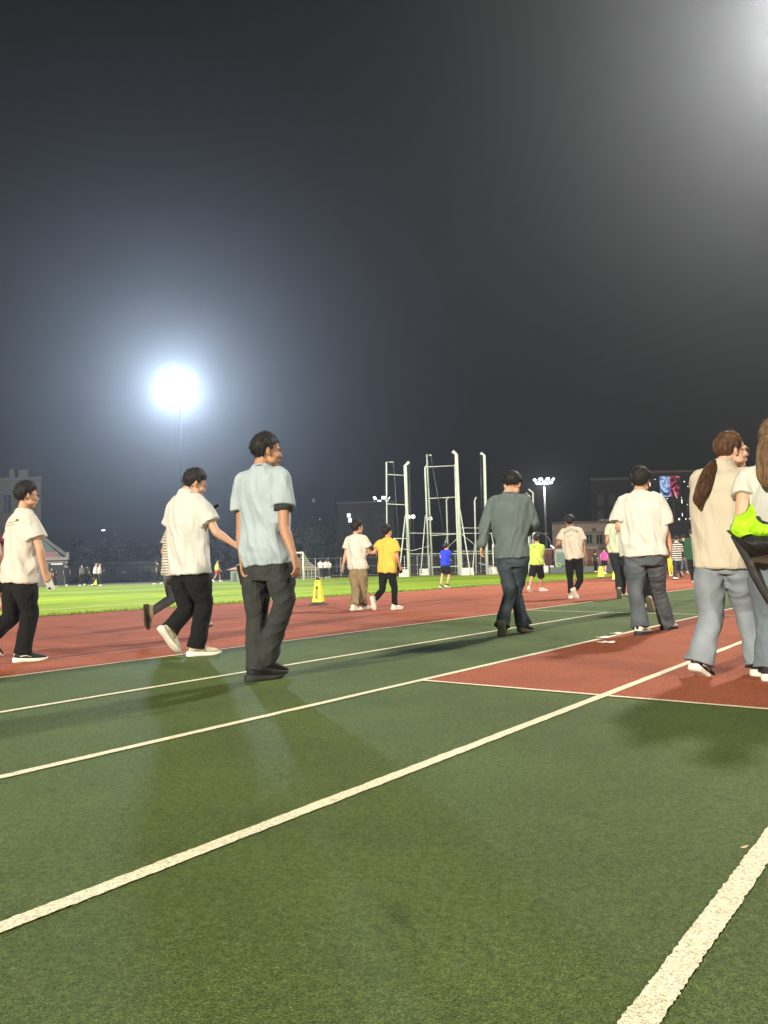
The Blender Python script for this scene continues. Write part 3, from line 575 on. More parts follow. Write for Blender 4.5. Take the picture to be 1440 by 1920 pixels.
# ================================================================== PEOPLE
_perm = np.random.RandomState(3).permutation(256); _perm = np.concatenate([_perm, _perm, _perm])
_grad = np.random.RandomState(4).normal(size=(256, 3)); _grad /= np.linalg.norm(_grad, axis=1)[:, None]
def pnoise(p):
    i = np.floor(p).astype(int); f = p-i; i &= 255; u = f*f*f*(f*(f*6-15)+10); out = 0
    for dx in (0, 1):
        for dy in (0, 1):
            for dz in (0, 1):
                h = _perm[_perm[_perm[i[:, 0]+dx]+i[:, 1]+dy]+i[:, 2]+dz]
                g = (_grad[h]*(f-np.array([dx, dy, dz]))).sum(1)
                w = (u[:, 0] if dx else 1-u[:, 0])*(u[:, 1] if dy else 1-u[:, 1])*(u[:, 2] if dz else 1-u[:, 2])
                out = out+g*w
    return out
def fuse(mb, name, voxel, m, parent, smooth=3, disp=None, origin=None):
    """melts the overlapping shapes into one continuous surface"""
    o0 = origin if origin is not None else parent_origin(parent)
    me = mb.mesh('tmp', o0); o = bpy.data.objects.new('tmp', me); COL.objects.link(o)
    r = o.modifiers.new('r', 'REMESH'); r.mode = 'VOXEL'; r.voxel_size = voxel; r.use_smooth_shade = True
    if smooth:
        s = o.modifiers.new('s', 'SMOOTH'); s.factor = .5; s.iterations = smooth
    dg = bpy.context.evaluated_depsgraph_get(); dg.update()
    new = bpy.data.meshes.new_from_object(o.evaluated_get(dg)); new.name = name
    bpy.data.objects.remove(o); bpy.data.meshes.remove(me)
    if disp is not None:
        N = len(new.vertices); co = np.empty(N*3); new.vertices.foreach_get('co', co); co = co.reshape(-1, 3)
        no = np.empty(N*3); new.vertex_normals.foreach_get('vector', no); no = no.reshape(-1, 3)
        co = co + no*disp(co)[:, None]; new.vertices.foreach_set('co', co.ravel()); new.update()
    new.materials.clear(); new.materials.append(m); new.shade_smooth()
    o = bpy.data.objects.new(name, new); COL.objects.link(o); o.parent = parent
    return o

SKIN = mat('skin', (.50, .285, .185), .55, var=.08, vscale=30, spec=.35)
SKIN2 = mat('tanned skin', (.36, .19, .115), .55, var=.08, vscale=30, spec=.35)
SKIN3 = mat('fair skin', (.58, .35, .25), .5, var=.06, vscale=30, spec=.35)
def hairmat(name, c, var=.5): return mat(name, c, .64, var=var, vscale=14, bump=.004, bscale=42, spec=.25, aniso=(4, 4, .7))
HAIR = hairmat('black hair', (.015, .013, .012)); HAIR_BR = hairmat('brown hair', (.075, .035, .017), .55); HAIR_LT = hairmat('light brown streaked hair', (.16, .095, .05), .6)
EYE = mat('eye', (.03, .02, .018), .2); GLASS = mat('glasses frame', (.05, .045, .04), .3, metal=.6)

def frame(yaw, pitch=0, roll=0):
    """columns right, forward, up of something facing yaw (degrees, clockwise from +Y)"""
    return (Matrix.Rotation(-R(yaw), 3, 'Z') @ Matrix.Rotation(R(pitch), 3, 'X') @ Matrix.Rotation(R(roll), 3, 'Y'))

def head_shapes(mb, H, T, k):
    def P(x, y, z): return H + T @ Vector((x*k, y*k, z*k))
    def E(c, r, rot=None): mb.ell(P(*c), [q*k for q in r], (T @ rot) if rot else T)
    E((0, -.012, .028), (.075, .094, .088)); E((0, .03, -.02), (.064, .062, .075)); E((0, .034, -.062), (.052, .05, .046))
    E((0, .066, -.098), (.024, .022, .018)); E((0, .083, .020), (.046, .014, .010))
    for s in (-1, 1):
        E((s*.036, .066, -.03), (.024, .022, .024)); E((s*.050, .03, -.07), (.018, .034, .024))
        E((s*.079, -.004, -.012), (.008, .019, .031), Matrix.Rotation(R(s*18), 3, 'Z')); E((s*.075, .001, -.034), (.008, .012, .012))
        E((s*.010, .102, -.034), (.007, .010, .007))
    mb.loft([(P(0, .084, .014), .007*k, .007*k), (P(0, .094, -.008), .008*k, .010*k), (P(0, .104, -.026), .010*k, .009*k), (P(0, .094, -.040), .009*k, .007*k)], 8)
    E((0, .090, -.060), (.023, .011, .006)); E((0, .088, -.070), (.020, .011, .007))
def smooth_secs(secs, sub=3):
    """Catmull-Rom through (point, rx, ry)"""
    out = []; n = len(secs)
    for i in range(n-1):
        p0, p1, p2, p3 = [secs[max(0, min(n-1, j))] for j in (i-1, i, i+1, i+2)]
        for s in range(sub):
            t = s/sub; row = []
            for q in range(3):
                a, b_, c, d = p0[q], p1[q], p2[q], p3[q]
                row.append((b_*2 + (c-a)*t + (a*2-b_*5+c*4-d)*t*t + (b_*3-a-c*3+d)*t*t*t)*.5)
            out.append(tuple(row))
    out.append(tuple(secs[-1][:3])); return out
def hand(mb, wr, d, pn, thumb, k, curl=.45, spread=5, side=1):
    """palm, four unequal bent fingers and a thumb leaving the side of the palm"""
    d = d.normalized(); pn = (pn - d*pn.dot(d)).normalized(); th = (thumb - d*thumb.dot(d) - pn*thumb.dot(pn)).normalized()
    mb.loft([(wr - d*.01*k, .027*k, .019*k), (wr+d*.02*k, .032*k, .016*k), (wr+d*.055*k, .040*k, .0145*k), (wr+d*.092*k, .038*k, .012*k)], 12, xhint=th)
    for i, (off, ln) in enumerate(((.029, .070), (.010, .079), (-.010, .074), (-.029, .058))):
        a = R(spread*(1.5-i)); fd = (d*math.cos(a) + th*math.sin(a)).normalized()
        p = wr + d*.086*k + th*off*k; pts = [(p - fd*.012*k, .0092*k, .0088*k), (p, .0092*k, .0088*k)]
        c = curl*(.9+.12*i)
        for j, fr in enumerate((.45, .30, .25)):
            c2 = c*(j+1)*.75; dd = (fd*math.cos(c2) + pn*math.sin(c2)); p = p + dd*ln*fr*k
            rr = (.0085, .0078, .0062)[j]*k; pts.append((p.copy(), rr, rr))
        mb.loft(pts, 8)
    p = wr + d*.022*k + th*.026*k; td = (d*.75 + th*.62 + pn*.25).normalized(); td2 = (d*.92 + th*.15 + pn*.40).normalized()
    mb.loft([(p - td*.015*k, .013*k, .012*k), (p+td*.02*k, .0125*k, .012*k), (p+td*.043*k, .0105*k, .010*k), (p+td*.043*k+td2*.028*k, .0075*k, .007*k)], 8)

def hair_cap(H, T, k, style, seed, voxelish):
    """closed shell of hair over the skull; sinks into the head below the hairline"""
    nu, nv = (72, 48) if voxelish < .012 else (36, 26)
    C = Vector((0, -.012, .028)); vs = []; rng = random.Random(seed)
    th_ = style.get('thick', .017)+.004; back = style.get('back', -.070); side = style.get('side', -.012); front = style.get('front', .062)
    D = []
    for j in range(nv+1):
        ph = math.pi*j/nv
        for i in range(nu):
            a = 2*math.pi*i/nu; D.append((math.sin(ph)*math.sin(a), math.sin(ph)*math.cos(a), math.cos(ph)))
    D = np.array(D); rx, ry, rz = .0765, .0955, .0895
    r = 1/np.sqrt((D[:, 0]/rx)**2 + (D[:, 1]/ry)**2 + (D[:, 2]/rz)**2)
    P = D*r[:, None]; az = np.arctan2(np.abs(D[:, 0]), D[:, 1])   # 0 front .. pi back
    hl = np.interp(az, [0, .55, 1.0, 1.32, 1.55, 1.85, 2.2, math.pi], [front, front-.006, side+.042, side-.02, side+.012, side-.01, back*.85, back])
    below = C.z + P[:, 2] - hl
    m = np.clip(below/.012+.5, 0, 1); m = m*m*(3-2*m)
    st = pnoise(np.c_[D[:, 0]*7, D[:, 1]*7, D[:, 2]*2.2] + seed*3.1); st2 = pnoise(np.c_[D[:, 0]*19, D[:, 1]*19, D[:, 2]*5] + seed)
    t = th_*(1 + .35*np.clip(D[:, 2], 0, 1) + style.get('fringe', 0)*np.clip(D[:, 1], 0, 1)) + .009*st + .006*st2
    taper = np.clip(below/.075, .06, 1)
    rr = r + np.where(m > 0, t*taper, 0)*m - (1-m)*.022
    P = D*rr[:, None]
    if back < -.075:   # follow the neck
        z = P[:, 2]; P[:, 1] = np.where(z < -.06, P[:, 1]*1.0, P[:, 1])
    for q in P: vs.append(H + T @ ((C+Vector(q))*k))
    fs = []
    for j in range(nv):
        for i in range(nu):
            i2 = (i+1) % nu; fs.append((j*nu+i, (j+1)*nu+i, (j+1)*nu+i2, j*nu+i2))
    mb = MB().add(vs, fs)
    n = 260 if voxelish < .009 else (110 if voxelish < .013 else 0)
    if style.get('sleek'): n = 0
    for q in range(n):
        i = rng.randrange(len(D))
        if m[i] < .9 or below[i] < .012: continue
        n_ = Vector(D[i]); down = Vector((0, .15*(1 if D[i][1] > 0 else -.5), -1)); side_ = Vector((rng.gauss(0, .35), rng.gauss(0, .35), 0))
        tg = (down + side_); tg = (tg - n_*tg.dot(n_)).normalized()
        p0 = C + Vector(P[i])*.97; ln = rng.uniform(.018, .036); w = rng.uniform(.003, .006)
        a_ = p0; b_ = p0 + tg*ln*.55 + n_*.005; c_ = p0 + tg*ln + n_*rng.uniform(-.004, .007)
        mb.loft([(H+T@(a_*k), w*k, w*k*.6), (H+T@(b_*k), w*.8*k, w*.5*k), (H+T@(c_*k), .0006, .0006)], 4)
    if voxelish < .009:
        for q in range(240):
            i = rng.randrange(len(D))
            if m[i] < .9 or below[i] < .02: continue
            n_ = Vector(D[i]); tg = Vector((rng.gauss(0, 1), rng.gauss(0, 1), rng.gauss(-.4, .8))); tg = (tg - n_*tg.dot(n_)).normalized()
            p0 = C + Vector(P[i])*.98; ln = rng.uniform(.02, .045)
            mb.loft([(H+T@(p0*k), .0011, .0011), (H+T@((p0+tg*ln*.5+n_*.010)*k), .0010, .0010), (H+T@((p0+tg*ln+n_*rng.uniform(.004, .016))*k), .0004, .0004)], 3)
    return mb

def shoe(parent, ank, yaw, pitch, k, upper, sole, grounded=True, side=1, accent=None, S=1):
    """trainer: thick rubber sole with heel flare, lofted upper, tongue and collar"""
    T = frame(yaw, pitch)
    k = k*1.10; O = ank + Vector((0, 0, .0091*k/1.10))
    def P(x, y, z): return O + T @ Vector((x*k, y*k, z*k))
    def ring(y, w, z0, z1, n=14, p=1.0, off=0):
        pts = []
        for i in range(n):
            a = 2*math.pi*i/n; c, s = math.cos(a), math.sin(a)
            pts.append((off+w*math.copysign(abs(c)**p, c), y, (z0+z1)/2 + (z1-z0)/2*math.copysign(abs(s)**p, s)))
        return pts
    def loftr(rings):
        mb = MB(); n = len(rings[0]); vs = [P(*q) for r_ in rings for q in r_]; fs = []
        for i in range(len(rings)-1):
            for j in range(n):
                j2 = (j+1) % n; fs.append((i*n+j, (i+1)*n+j, (i+1)*n+j2, i*n+j2))
        fs.append(tuple(range(n))); fs.append(tuple(reversed([(len(rings)-1)*n+j for j in range(n)])))
        return mb.add(vs, fs)
    up = loftr([ring(-.062, .022, -.055, .000), ring(-.052, .032, -.066, .018), ring(-.025, .037, -.068, .022), ring(.01, .038, -.068, .018), ring(.045, .041, -.068, .008),
                ring(.085, .045, -.068, -.010), ring(.125, .047, -.068, -.024), ring(.160, .043, -.068, -.032), ring(.187, .030, -.066, -.042), ring(.196, .010, -.062, -.055)])
    o = up.build('shoe', upper, parent, smooth=True)
    so = loftr([ring(-.080, .020, -.082, -.052, p=.6), ring(-.070, .036, -.090, -.042, p=.5), ring(-.03, .042, -.0905, -.046, p=.5), ring(.02, .040, -.088, -.052, p=.5), ring(.07, .046, -.0905, -.056, p=.5),
                ring(.12, .051, -.0905, -.058, p=.5), ring(.165, .045, -.086, -.056, p=.5), ring(.195, .026, -.076, -.055, p=.6), ring(.204, .010, -.070, -.056, p=.7)])
    so.build('sole', sole, o, smooth=True)
    if accent:
        mb = MB()
        for s in (-1, 1):
            mb.loft([(P(s*.036, -.02, -.035), .008*k, .004*k), (P(s*.041, .03, -.03), .009*k, .004*k), (P(s*.040, .07, -.045), .005*k, .003*k)], 6)
        mb.ell(P(0, -.058, -.01), (.016*k, .010*k, .022*k), T)
        mb.build('trim', accent, o, smooth=True)
    return o

def lerp(a, b, t): return a + (b-a)*t
def person(label, J, group=None, name='person', cat='person'):
    """J: 3-D joints measured for this person plus clothing description"""
    S = J['S']/1.75; k = S; vox = J['vox']
    yaw = J['yaw']; T = frame(yaw); lat, fwd = T.col[0], T.col[1]
    pel, chest, H = J['pel'], J['chest'], J['head']
    HT = frame(J.get('hyaw', yaw), J.get('hpitch', 0), J.get('hroll', 0))
    base = (J['an'][0]+J['an'][1])/2; root = empty(name, (base.x, base.y, 0), label, cat, group)
    hs = J.get('hipw', .092)*k; sw = J.get('sw', .168)*k
    up = (chest-pel).normalized(); spine_lat = (lat - up*lat.dot(up)).normalized(); sf = up.cross(spine_lat)*1.0
    if sf.dot(fwd) < 0: sf = -sf
    sh = [chest - spine_lat*sw - up*.088*k, chest + spine_lat*sw - up*.088*k]
    hip = [pel - lat*hs, pel + lat*hs]
    el, wr, kn, an = J['el'], J['wr'], J['kn'], J['an']
    fat = J.get('fat', 1.0); g = J.get('limb', 1.0)*k
    # ---- body, one continuous surface
    ga = g*(.80 if J.get('top', {}).get('long') else 1.0)
    mb = MB()
    head_shapes(mb, H, HT, k*J.get('hk', 1.05))
    nk = chest + up*.005*k
    mb.loft([(nk - up*.05*k, .054*k, .050*k), (nk+up*.02*k, .054*k, .052*k), (lerp(nk, H, .55)+HT.col[1]*.0, .051*k, .054*k), (H + HT @ Vector((0, -.012, -.03))*k, .050*k, .056*k)], 14, xhint=lat)
    tw = J.get('tors', 1.0)*k
    mb.loft(smooth_secs([(pel-up*.06*k, .13*tw, .095*tw), (pel+up*.06*k, .135*tw, .095*tw), (lerp(pel, chest, .42), .122*tw, .085*tw), (lerp(pel, chest, .72), .14*tw, .095*tw),
             (lerp(pel, chest, .88), .125*tw, .075*tw), (chest-up*.03*k, .085*k, .055*k), (chest+up*.005*k, .060*k, .050*k), (chest+up*.035*k, .054*k, .050*k)]), 20, xhint=spine_lat)
    for i in (0, 1):
        s = -1 if i == 0 else 1
        e, w = el[i], wr[i]
        mb.loft(smooth_secs([(lerp(sh[i], chest, .35), .045*ga, .045*ga), (sh[i], .052*ga, .052*ga), (lerp(sh[i], e, .4), .046*ga, .048*ga), (lerp(sh[i], e, .85), .036*ga, .038*ga), (e, .036*ga, .037*ga),
                 (lerp(e, w, .25), .039*ga, .037*ga), (lerp(e, w, .65), .031*ga, .028*ga), (w, .025*g, .019*g), (w+(w-e).normalized()*.012*k, .027*g, .017*g)]), 14)
        fd = (w-e).normalized(); hd = J.get('hd', [None, None])[i]; hd = Vector(hd).normalized() if hd is not None else (fd*.9+Vector((0, 0, -.25))).normalized()
        hn = J.get('hn', [None, None])[i]; hn = Vector(hn) if hn is not None else (-lat*s)
        hth = J.get('hth', [None, None])[i]; hth = Vector(hth) if hth is not None else fwd
        if abs(hn.normalized().dot(hd)) > .95: hn = Vector((0, 0, 1))
        if abs(hth.normalized().dot(hd)) > .9: hth = Vector((0, 0, 1)) if abs(hd.z) < .8 else -lat*s
        hand(mb, w, hd, hn, hth, k*J.get('handk', 1.0), J.get('curl', [.45, .45])[i])
        kk, a = kn[i], an[i]
        mb.loft(smooth_secs([(hip[i]+up*.03*k, .065*g, .07*g), (lerp(hip[i], kk, .25), .070*g, .075*g), (lerp(hip[i], kk, .7), .052*g, .054*g), (kk, .046*g, .048*g), (lerp(kk, a, .28), .048*g, .052*g),
                 (lerp(kk, a, .65), .036*g, .038*g), (a, .029*g, .033*g)]), 14, xhint=lat)
        ft = frame(J['fy'][i], J['fp'][i])
        mb.loft([(a+ft@Vector((0, -.03, -.04))*k, .022*k, .022*k), (a+ft@Vector((0, .02, -.045))*k, .028*k, .022*k), (a+ft@Vector((0, .10, -.06))*k, .030*k, .012*k), (a+ft@Vector((0, .15, -.063))*k, .02*k, .008*k)], 8)
    fuse(mb, 'body', vox, J.get('skin', SKIN), root, smooth=2)
    # ---- face
    if vox < .011 and J.get('face', True):
        for s in (-1, 1):
            eb = MB(); eb.ell(H + HT @ Vector((s*.031, .088, .004))*k, (.0085*k, .006*k, .0045*k), HT, 8, 6); eb.build('eye', EYE, root, smooth=True)
            eb = MB(); eb.loft([(H+HT@Vector((s*.012, .094, .021))*k, .002, .002), (H+HT@Vector((s*.03, .092, .026))*k, .003, .003), (H+HT@Vector((s*.048, .082, .020))*k, .0015, .0015)], 5)
            eb.build('eyebrow', EYE, root, smooth=True)
    if J.get('glasses'):
        gb = MB()
        for s in (-1, 1):
            pts = [H+HT@Vector((s*.032+.023*math.cos(t), .101, -.001+.018*math.sin(t)))*k for t in np.linspace(0, 2*math.pi, 15)]
            gb.tube(pts, .0016, 5); gb.tube([H+HT@Vector((s*.055, .100, .006))*k, H+HT@Vector((s*.080, .05, .006))*k, H+HT@Vector((s*.083, -.004, .004))*k], .0017, 5)
        gb.tube([H+HT@Vector((-.010, .103, .003))*k, H+HT@Vector((.010, .103, .003))*k], .0016, 5)
        gb.build('glasses', J.get('gmat', GLASS), root)
    # ---- hair
    st = J.get('hair', {}); hm = J.get('hairmat', HAIR)
    hb = hair_cap(H, HT, k*J.get('hk', 1.05), st, J.get('seed', 1), vox); ho = hb.build('hair', hm, root, smooth=True)
    # ---- trousers or shorts
    seed = J.get('seed', 1)*7.3
    pr = J.get('leg', {}); lw = pr.get('w', 1.0); short = pr.get('short', False)
    tb = MB()
    hx, hy = pr.get('hip', (.168, .122))
    wz = pel+up*.13*k
    tb.loft(smooth_secs([(wz, .150*k*fat, .108*k*fat), (pel+up*.05*k, (hx-.004)*k*fat, (hy-.002)*k*fat), (pel-up*.03*k, hx*k*fat, hy*k*fat), (pel-Vector((0, 0, .10*k)), (hx-.02)*k*fat, (hy-.015)*k*fat)]), 24, xhint=lat)
    for i in (0, 1):
        kk, a = kn[i], an[i]; cuff = pr.get('cuff', .075)
        if short:
            c = pr.get('len', .8)
            tb.loft(smooth_secs([(hip[i]+up*.02*k, .088*k*fat, .10*k*fat), (lerp(hip[i], kk, .35), .094*k*lw, .104*k*lw), (lerp(hip[i], kk, c), .092*k*lw, .098*k*lw)]) +
                    [(lerp(hip[i], kk, c-.01), .080*k*lw, .086*k*lw), (lerp(hip[i], kk, c-.08), .070*k*lw, .074*k*lw)], 20, xhint=lat)
        else:
            e_ = a - (a-kk).normalized()*pr.get('up', -.012)*k
            tb.loft(smooth_secs([(hip[i]+up*.02*k, .090*k*fat, .10*k*fat), (lerp(hip[i], kk, .35), .089*k*lw*fat, .099*k*lw*fat), (lerp(hip[i], kk, .75), .074*k*lw, .082*k*lw), (kk, .066*k*lw, .073*k*lw),
                     (lerp(kk, e_, .35), .064*k*lw, .070*k*lw), (lerp(kk, e_, .75), (.062*lw+cuff)/2*k, (.066*lw+cuff)/2*k), (e_, cuff*k, cuff*1.08*k)], 4) +
                    [(e_-(a-kk).normalized()*.006*k, (cuff-.012)*k, (cuff-.010)*k), (e_-(a-kk).normalized()*.04*k, (cuff-.02)*k, (cuff-.018)*k)], 20, xhint=lat)
    rz = root.location
    kz = (kn[0].z+kn[1].z)/2; amp = pr.get('fold', .010)*k
    Tn = np.array([[lat.x, lat.y, 0], [fwd.x, fwd.y, 0], [0, 0, 1]])
    def dleg(co):
        q = co @ Tn.T; lowk = np.clip((.42*k-q[:, 2])/.35, 0, 1)
        a1 = pnoise(np.c_[q[:, 0]*5, q[:, 1]*5, q[:, 2]*(7+6*lowk) + q[:, 0]*9]+seed)*amp*(.45+1.1*lowk)
        a2 = pnoise(np.c_[q[:, 0]*9, q[:, 1]*9, q[:, 2]*4]+seed+9)*amp*.8
        rdg = (1-np.abs(pnoise(np.c_[q[:, 0]*4, q[:, 1]*4, q[:, 2]*9-q[:, 1]*7]+seed+3))*3)*amp*.55
        return (a1+a2+rdg)*1.25-amp*.25
    if not pr.get('none'):
        lo = fuse(tb, 'shorts' if short else 'trousers', max(vox*1.25, .0075), pr['m'], root, smooth=2, disp=dleg)
    # ---- shirt
    sp = J.get('top', {}); loose = sp.get('w', 1.0); lon = sp.get('len', .10); slv = sp.get('slv', .62)
    sb = MB()
    tilt = sp.get('tilt', 0)
    hem = pel - up*lon*k; hw, hd_ = sp.get('hem', (.198, .148))
    cx = sp.get('chest', (.205, .132))
    hup = (up + spine_lat*tilt).normalized()
    secs = [(hem+up*.035*k, (hw-.03)*k*fat, (hd_-.025)*k*fat), (hem+up*.004*k, (hw-.010)*k*fat, (hd_-.008)*k*fat), (hem, hw*k*fat, hd_*k*fat)]
    secs += smooth_secs([(hem+up*.05*k, hw*.995*k*fat, hd_*k*fat), (lerp(hem, chest, .35), (hw*.96)*k*fat, hd_*.94*k*fat), (lerp(hem, chest, .62), cx[0]*.97*k*loose, cx[1]*k*loose*fat), (lerp(hem, chest, .78), cx[0]*.97*k*loose, cx[1]*.98*k*loose),
             (chest-up*.085*k, cx[0]*.92*k*loose, cx[1]*.84*k*loose), (chest-up*.040*k, .145*k*loose, .092*k), (chest-up*.010*k, .106*k, .083*k), (chest+up*(sp.get('collar', .016)-.010)*k, .078*k, .070*k), (chest+up*sp.get('collar', .016)*k, .068*k, .062*k)])
    secs += [(chest+up*(sp.get('collar', .016)-.006)*k, .055*k, .050*k), (chest-up*.010*k, .048*k, .044*k)]
    sb.loft(secs, 28, xhint=spine_lat)
    for i in (0, 1):
        e, w = el[i], wr[i]; sr = sp.get('sr', .074); s0 = sh[i]
        if sp.get('long'):
            c_ = lerp(e, w, 1.02)
            sb.loft(smooth_secs([(lerp(s0, chest, .45)-up*.02*k, .064*k, .06*k), (s0+up*.004*k, .070*k, .068*k), (lerp(s0, e, .4), .076*k, .072*k), (lerp(s0, e, .85), .066*k, .064*k), (e, .062*k, .060*k),
                     (lerp(e, w, .4), .058*k, .055*k), (lerp(e, w, .82), .050*k, .046*k), (c_, .036*k, .034*k)], 4) + [(lerp(e, w, .98), .028*k, .026*k)], 18)
        else:
            t_ = slv
            sb.loft(smooth_secs([(lerp(s0, chest, .45)-up*.02*k, .062*k, .060*k), (s0+up*.004*k, .066*k*loose, .064*k), (lerp(s0, e, t_*.5), sr*k, sr*.98*k), (lerp(s0, e, t_), sr*1.10*k, sr*1.02*k)], 4) +
                    [(lerp(s0, e, t_-.01), (sr*1.1-.012)*k, (sr*1.02-.012)*k), (lerp(s0, e, t_-.10), (sr-.018)*k, (sr-.018)*k)], 18)
    A = sp.get('fold', .011)*k; hz_ = hem.z; cz = chest.z
    sl = J.get('slant', 4.0)
    def dtop(co):
        q = co @ Tn.T; h = np.clip((q[:, 2]-hz_)/max(.1, cz-hz_), 0, 1)
        w_ = .35+.9*np.exp(-((h-.25)/.32)**2)
        xx = q[:, 0]*(1+.5*h)
        f1 = 1-np.abs(pnoise(np.c_[xx*8+q[:, 2]*sl*.6, q[:, 1]*5, q[:, 2]*2.2]+seed))*3.2
        f2 = pnoise(np.c_[xx*15+q[:, 2]*sl, q[:, 1]*9, q[:, 2]*3.4]+seed+5)
        f3 = pnoise(np.c_[q[:, 0]*6, q[:, 1]*6, q[:, 2]*16]+seed+11)*np.clip(1-h*3, 0, 1)
        return ((f1*.9+f2*1.1+f3*.45)*w_*2.3 - .5)*A
    so = fuse(sb, sp.get('name', 't_shirt'), max(vox*1.2, .007), sp['m'], root, smooth=2, disp=dtop)
    if sp.get('neck'):
        cb = MB(); pts = []
        for t in np.linspace(0, 2*math.pi, 22): pts.append(chest + up*(sp.get('collar', .016)-.002)*k + spine_lat*math.cos(t)*.061*k + sf*math.sin(t)*.058*k)
        cb.tube(pts, .006*k, 6); cb.build('neckband', sp['neck'], so, smooth=True)
    # ---- shoes
    shs = J['shoe']
    for i in (0, 1):
        shoe(root, an[i], J['fy'][i], J['fp'][i], k*shs.get('k', 1.0), shs['m'], shs['s'], accent=shs.get('a'))
    root['_'] = 0; del root['_']
    return root, dict(shirt=so, hair=ho, k=k, H=H, HT=HT, wr=wr, el=el, lat=lat, fwd=fwd, up=up, chest=chest, pel=pel)

def px_person(label, Y, S, pel, chest, head, el, wr, kn, an, fy, fp, yaw, top, leg, shoe_, group=None, **kw):
    """joints given as photo position and depth offset from the person's distance Y"""
    def P(q, d0=0.0): return Wp(q[0], q[1], Y + (q[2] if len(q) > 2 else d0))
    T = frame(yaw); lat = T.col[0]; k = S/1.75
    J = dict(kw); J['S'] = S; J['yaw'] = yaw
    J['pel'] = P(pel); J['chest'] = P(chest); J['head'] = P(head)
    a = []
    for i, q in enumerate(an):
        if len(q) > 2 and q[2] == 'g':
            p = G(q[0], q[1], .091*k)
        else: p = P(q)
        if p.z < .091*k and fp[i] == 0: p.z = .091*k
        a.append(p)
    J['an'] = a; J['el'] = [P(el[0], -lat.y*.2*k), P(el[1], lat.y*.2*k)]; J['wr'] = [P(wr[0], -lat.y*.2*k), P(wr[1], lat.y*.2*k)]
    J['kn'] = []
    for i, q in enumerate(kn):
        if len(q) > 2: J['kn'].append(P(q))
        else:
            hp = J['pel'] + lat*(-.092 if i == 0 else .092)*k; Ym = (hp.y + a[i].y)/2
            J['kn'].append(Wp(q[0], q[1], Ym + .05*k*T.col[1].y))
    J['fy'] = fy; J['fp'] = fp; J['top'] = top; J['leg'] = leg; J['shoe'] = shoe_
    J.setdefault('vox', max(.0058, min(.03, Y*.00085)))
    if VERB:
        d = lambda p, q: (p-q).length
        sh = [J['chest'] - lat*.168*k - Vector((0, 0, .088*k)), J['chest'] + lat*.168*k - Vector((0, 0, .088*k))]
        print('LEN %-34s S %.2f crown %.2f legs %s arms %s' % (label[:34], S, J['head'].z+.118*k*.97, [(round(d(J['pel']+lat*(-.09 if i == 0 else .09), J['kn'][i]), 2), round(d(J['kn'][i], a[i]), 2), round(a[i].z, 2)) for i in (0, 1)],
              [(round(d(sh[i], J['el'][i]), 2), round(d(J['el'][i], J['wr'][i]), 2)) for i in (0, 1)]))
    return person(label, J, group)
VERB = False
def gait(label, pos, S, yaw, phase, top, leg, shoe_, group=None, **kw):
    """a small far figure mid-stride or standing"""
    k = S/1.75; T = frame(yaw)
    def P(x, y, z): return Vector((pos.x, pos.y, 0)) + T @ Vector((x*k, y*k, z*k))
    s = math.sin(phase); J = dict(kw); J['S'] = S; J['yaw'] = yaw
    J['pel'] = P(0, 0, .93); J['chest'] = P(0, .02, 1.45); J['head'] = P(0, .05, 1.625)
    J['el'] = [P(-.23, -.13*s-.02, 1.14), P(.23, .13*s-.02, 1.14)]; J['wr'] = [P(-.24, -.18*s+.06, .90), P(.24, .18*s+.06, .90)]
    J['kn'] = [P(-.09, .20*s+.03, .50), P(.09, -.12*s+.03, .50)]; J['an'] = [P(-.09, .28*s, .091+.0*abs(s)), P(.09, -.36*s, .10+.05*abs(s))]
    J['fy'] = [yaw, yaw]; J['fp'] = [0, -25*abs(s)]; J['top'] = top; J['leg'] = leg; J['shoe'] = shoe_
    J.setdefault('vox', .03)
    return person(label, J, group)
# ------------------------------------------------------------------ clothes
C_OFFW = cloth('off white cotton', (.54, .51, .46)); C_WHITE = cloth('white cotton', (.60, .59, .56)); C_CREAM = cloth('cream cotton', (.58, .575, .53)); C_POLO = cloth('pale polo cotton', (.50, .50, .48)); C_PINKW = cloth('pinkish white cotton', (.58, .52, .45))
C_BLUE = cloth('pale blue cotton', (.32, .38, .42)); C_BLACK = cloth('black cloth', (.011, .011, .012), .15); C_CHAR = cloth('charcoal cloth', (.036, .038, .037), .15)
C_NAVY = cloth('dark navy cloth', (.022, .026, .034), .15); C_KHAKI = cloth('khaki cloth', (.22, .165, .095), .15); C_YEL = cloth('yellow cotton', (.72, .48, .09))
C_ROYAL = cloth('royal blue jersey', (.025, .045, .55)); C_GREYGR = cloth('grey green fleece', (.105, .135, .138)); C_LIME = cloth('lime jersey', (.42, .58, .12))
C_PALEGR = cloth('pale mint cotton', (.56, .62, .48)); C_GREYJ = mat('grey denim', (.085, .098, .115), .95, var=.3, vscale=7, bump=.0012, bscale=90, spec=.1)
C_LTJ = mat('light washed denim', (.205, .235, .27), .95, var=.22, vscale=5, bump=.0012, bscale=90, spec=.1); C_DKJ = mat('faded dark denim', (.035, .048, .058), .95, var=.55, vscale=6, bump=.0012, bscale=90, spec=.1)
C_BEIGE = cloth('beige twill', (.50, .45, .36), .04); C_GREEN = cloth('dark green cotton', (.02, .07, .035)); C_PINK = cloth('magenta jersey', (.60, .07, .32)); C_RED = cloth('red jersey', (.42, .04, .05)); C_WINE = cloth('wine red jersey', (.16, .03, .07))
C_SLATE = cloth('slate blue cloth', (.13, .155, .19)); C_GREYP = cloth('grey stretch cloth', (.10, .11, .12), .1)
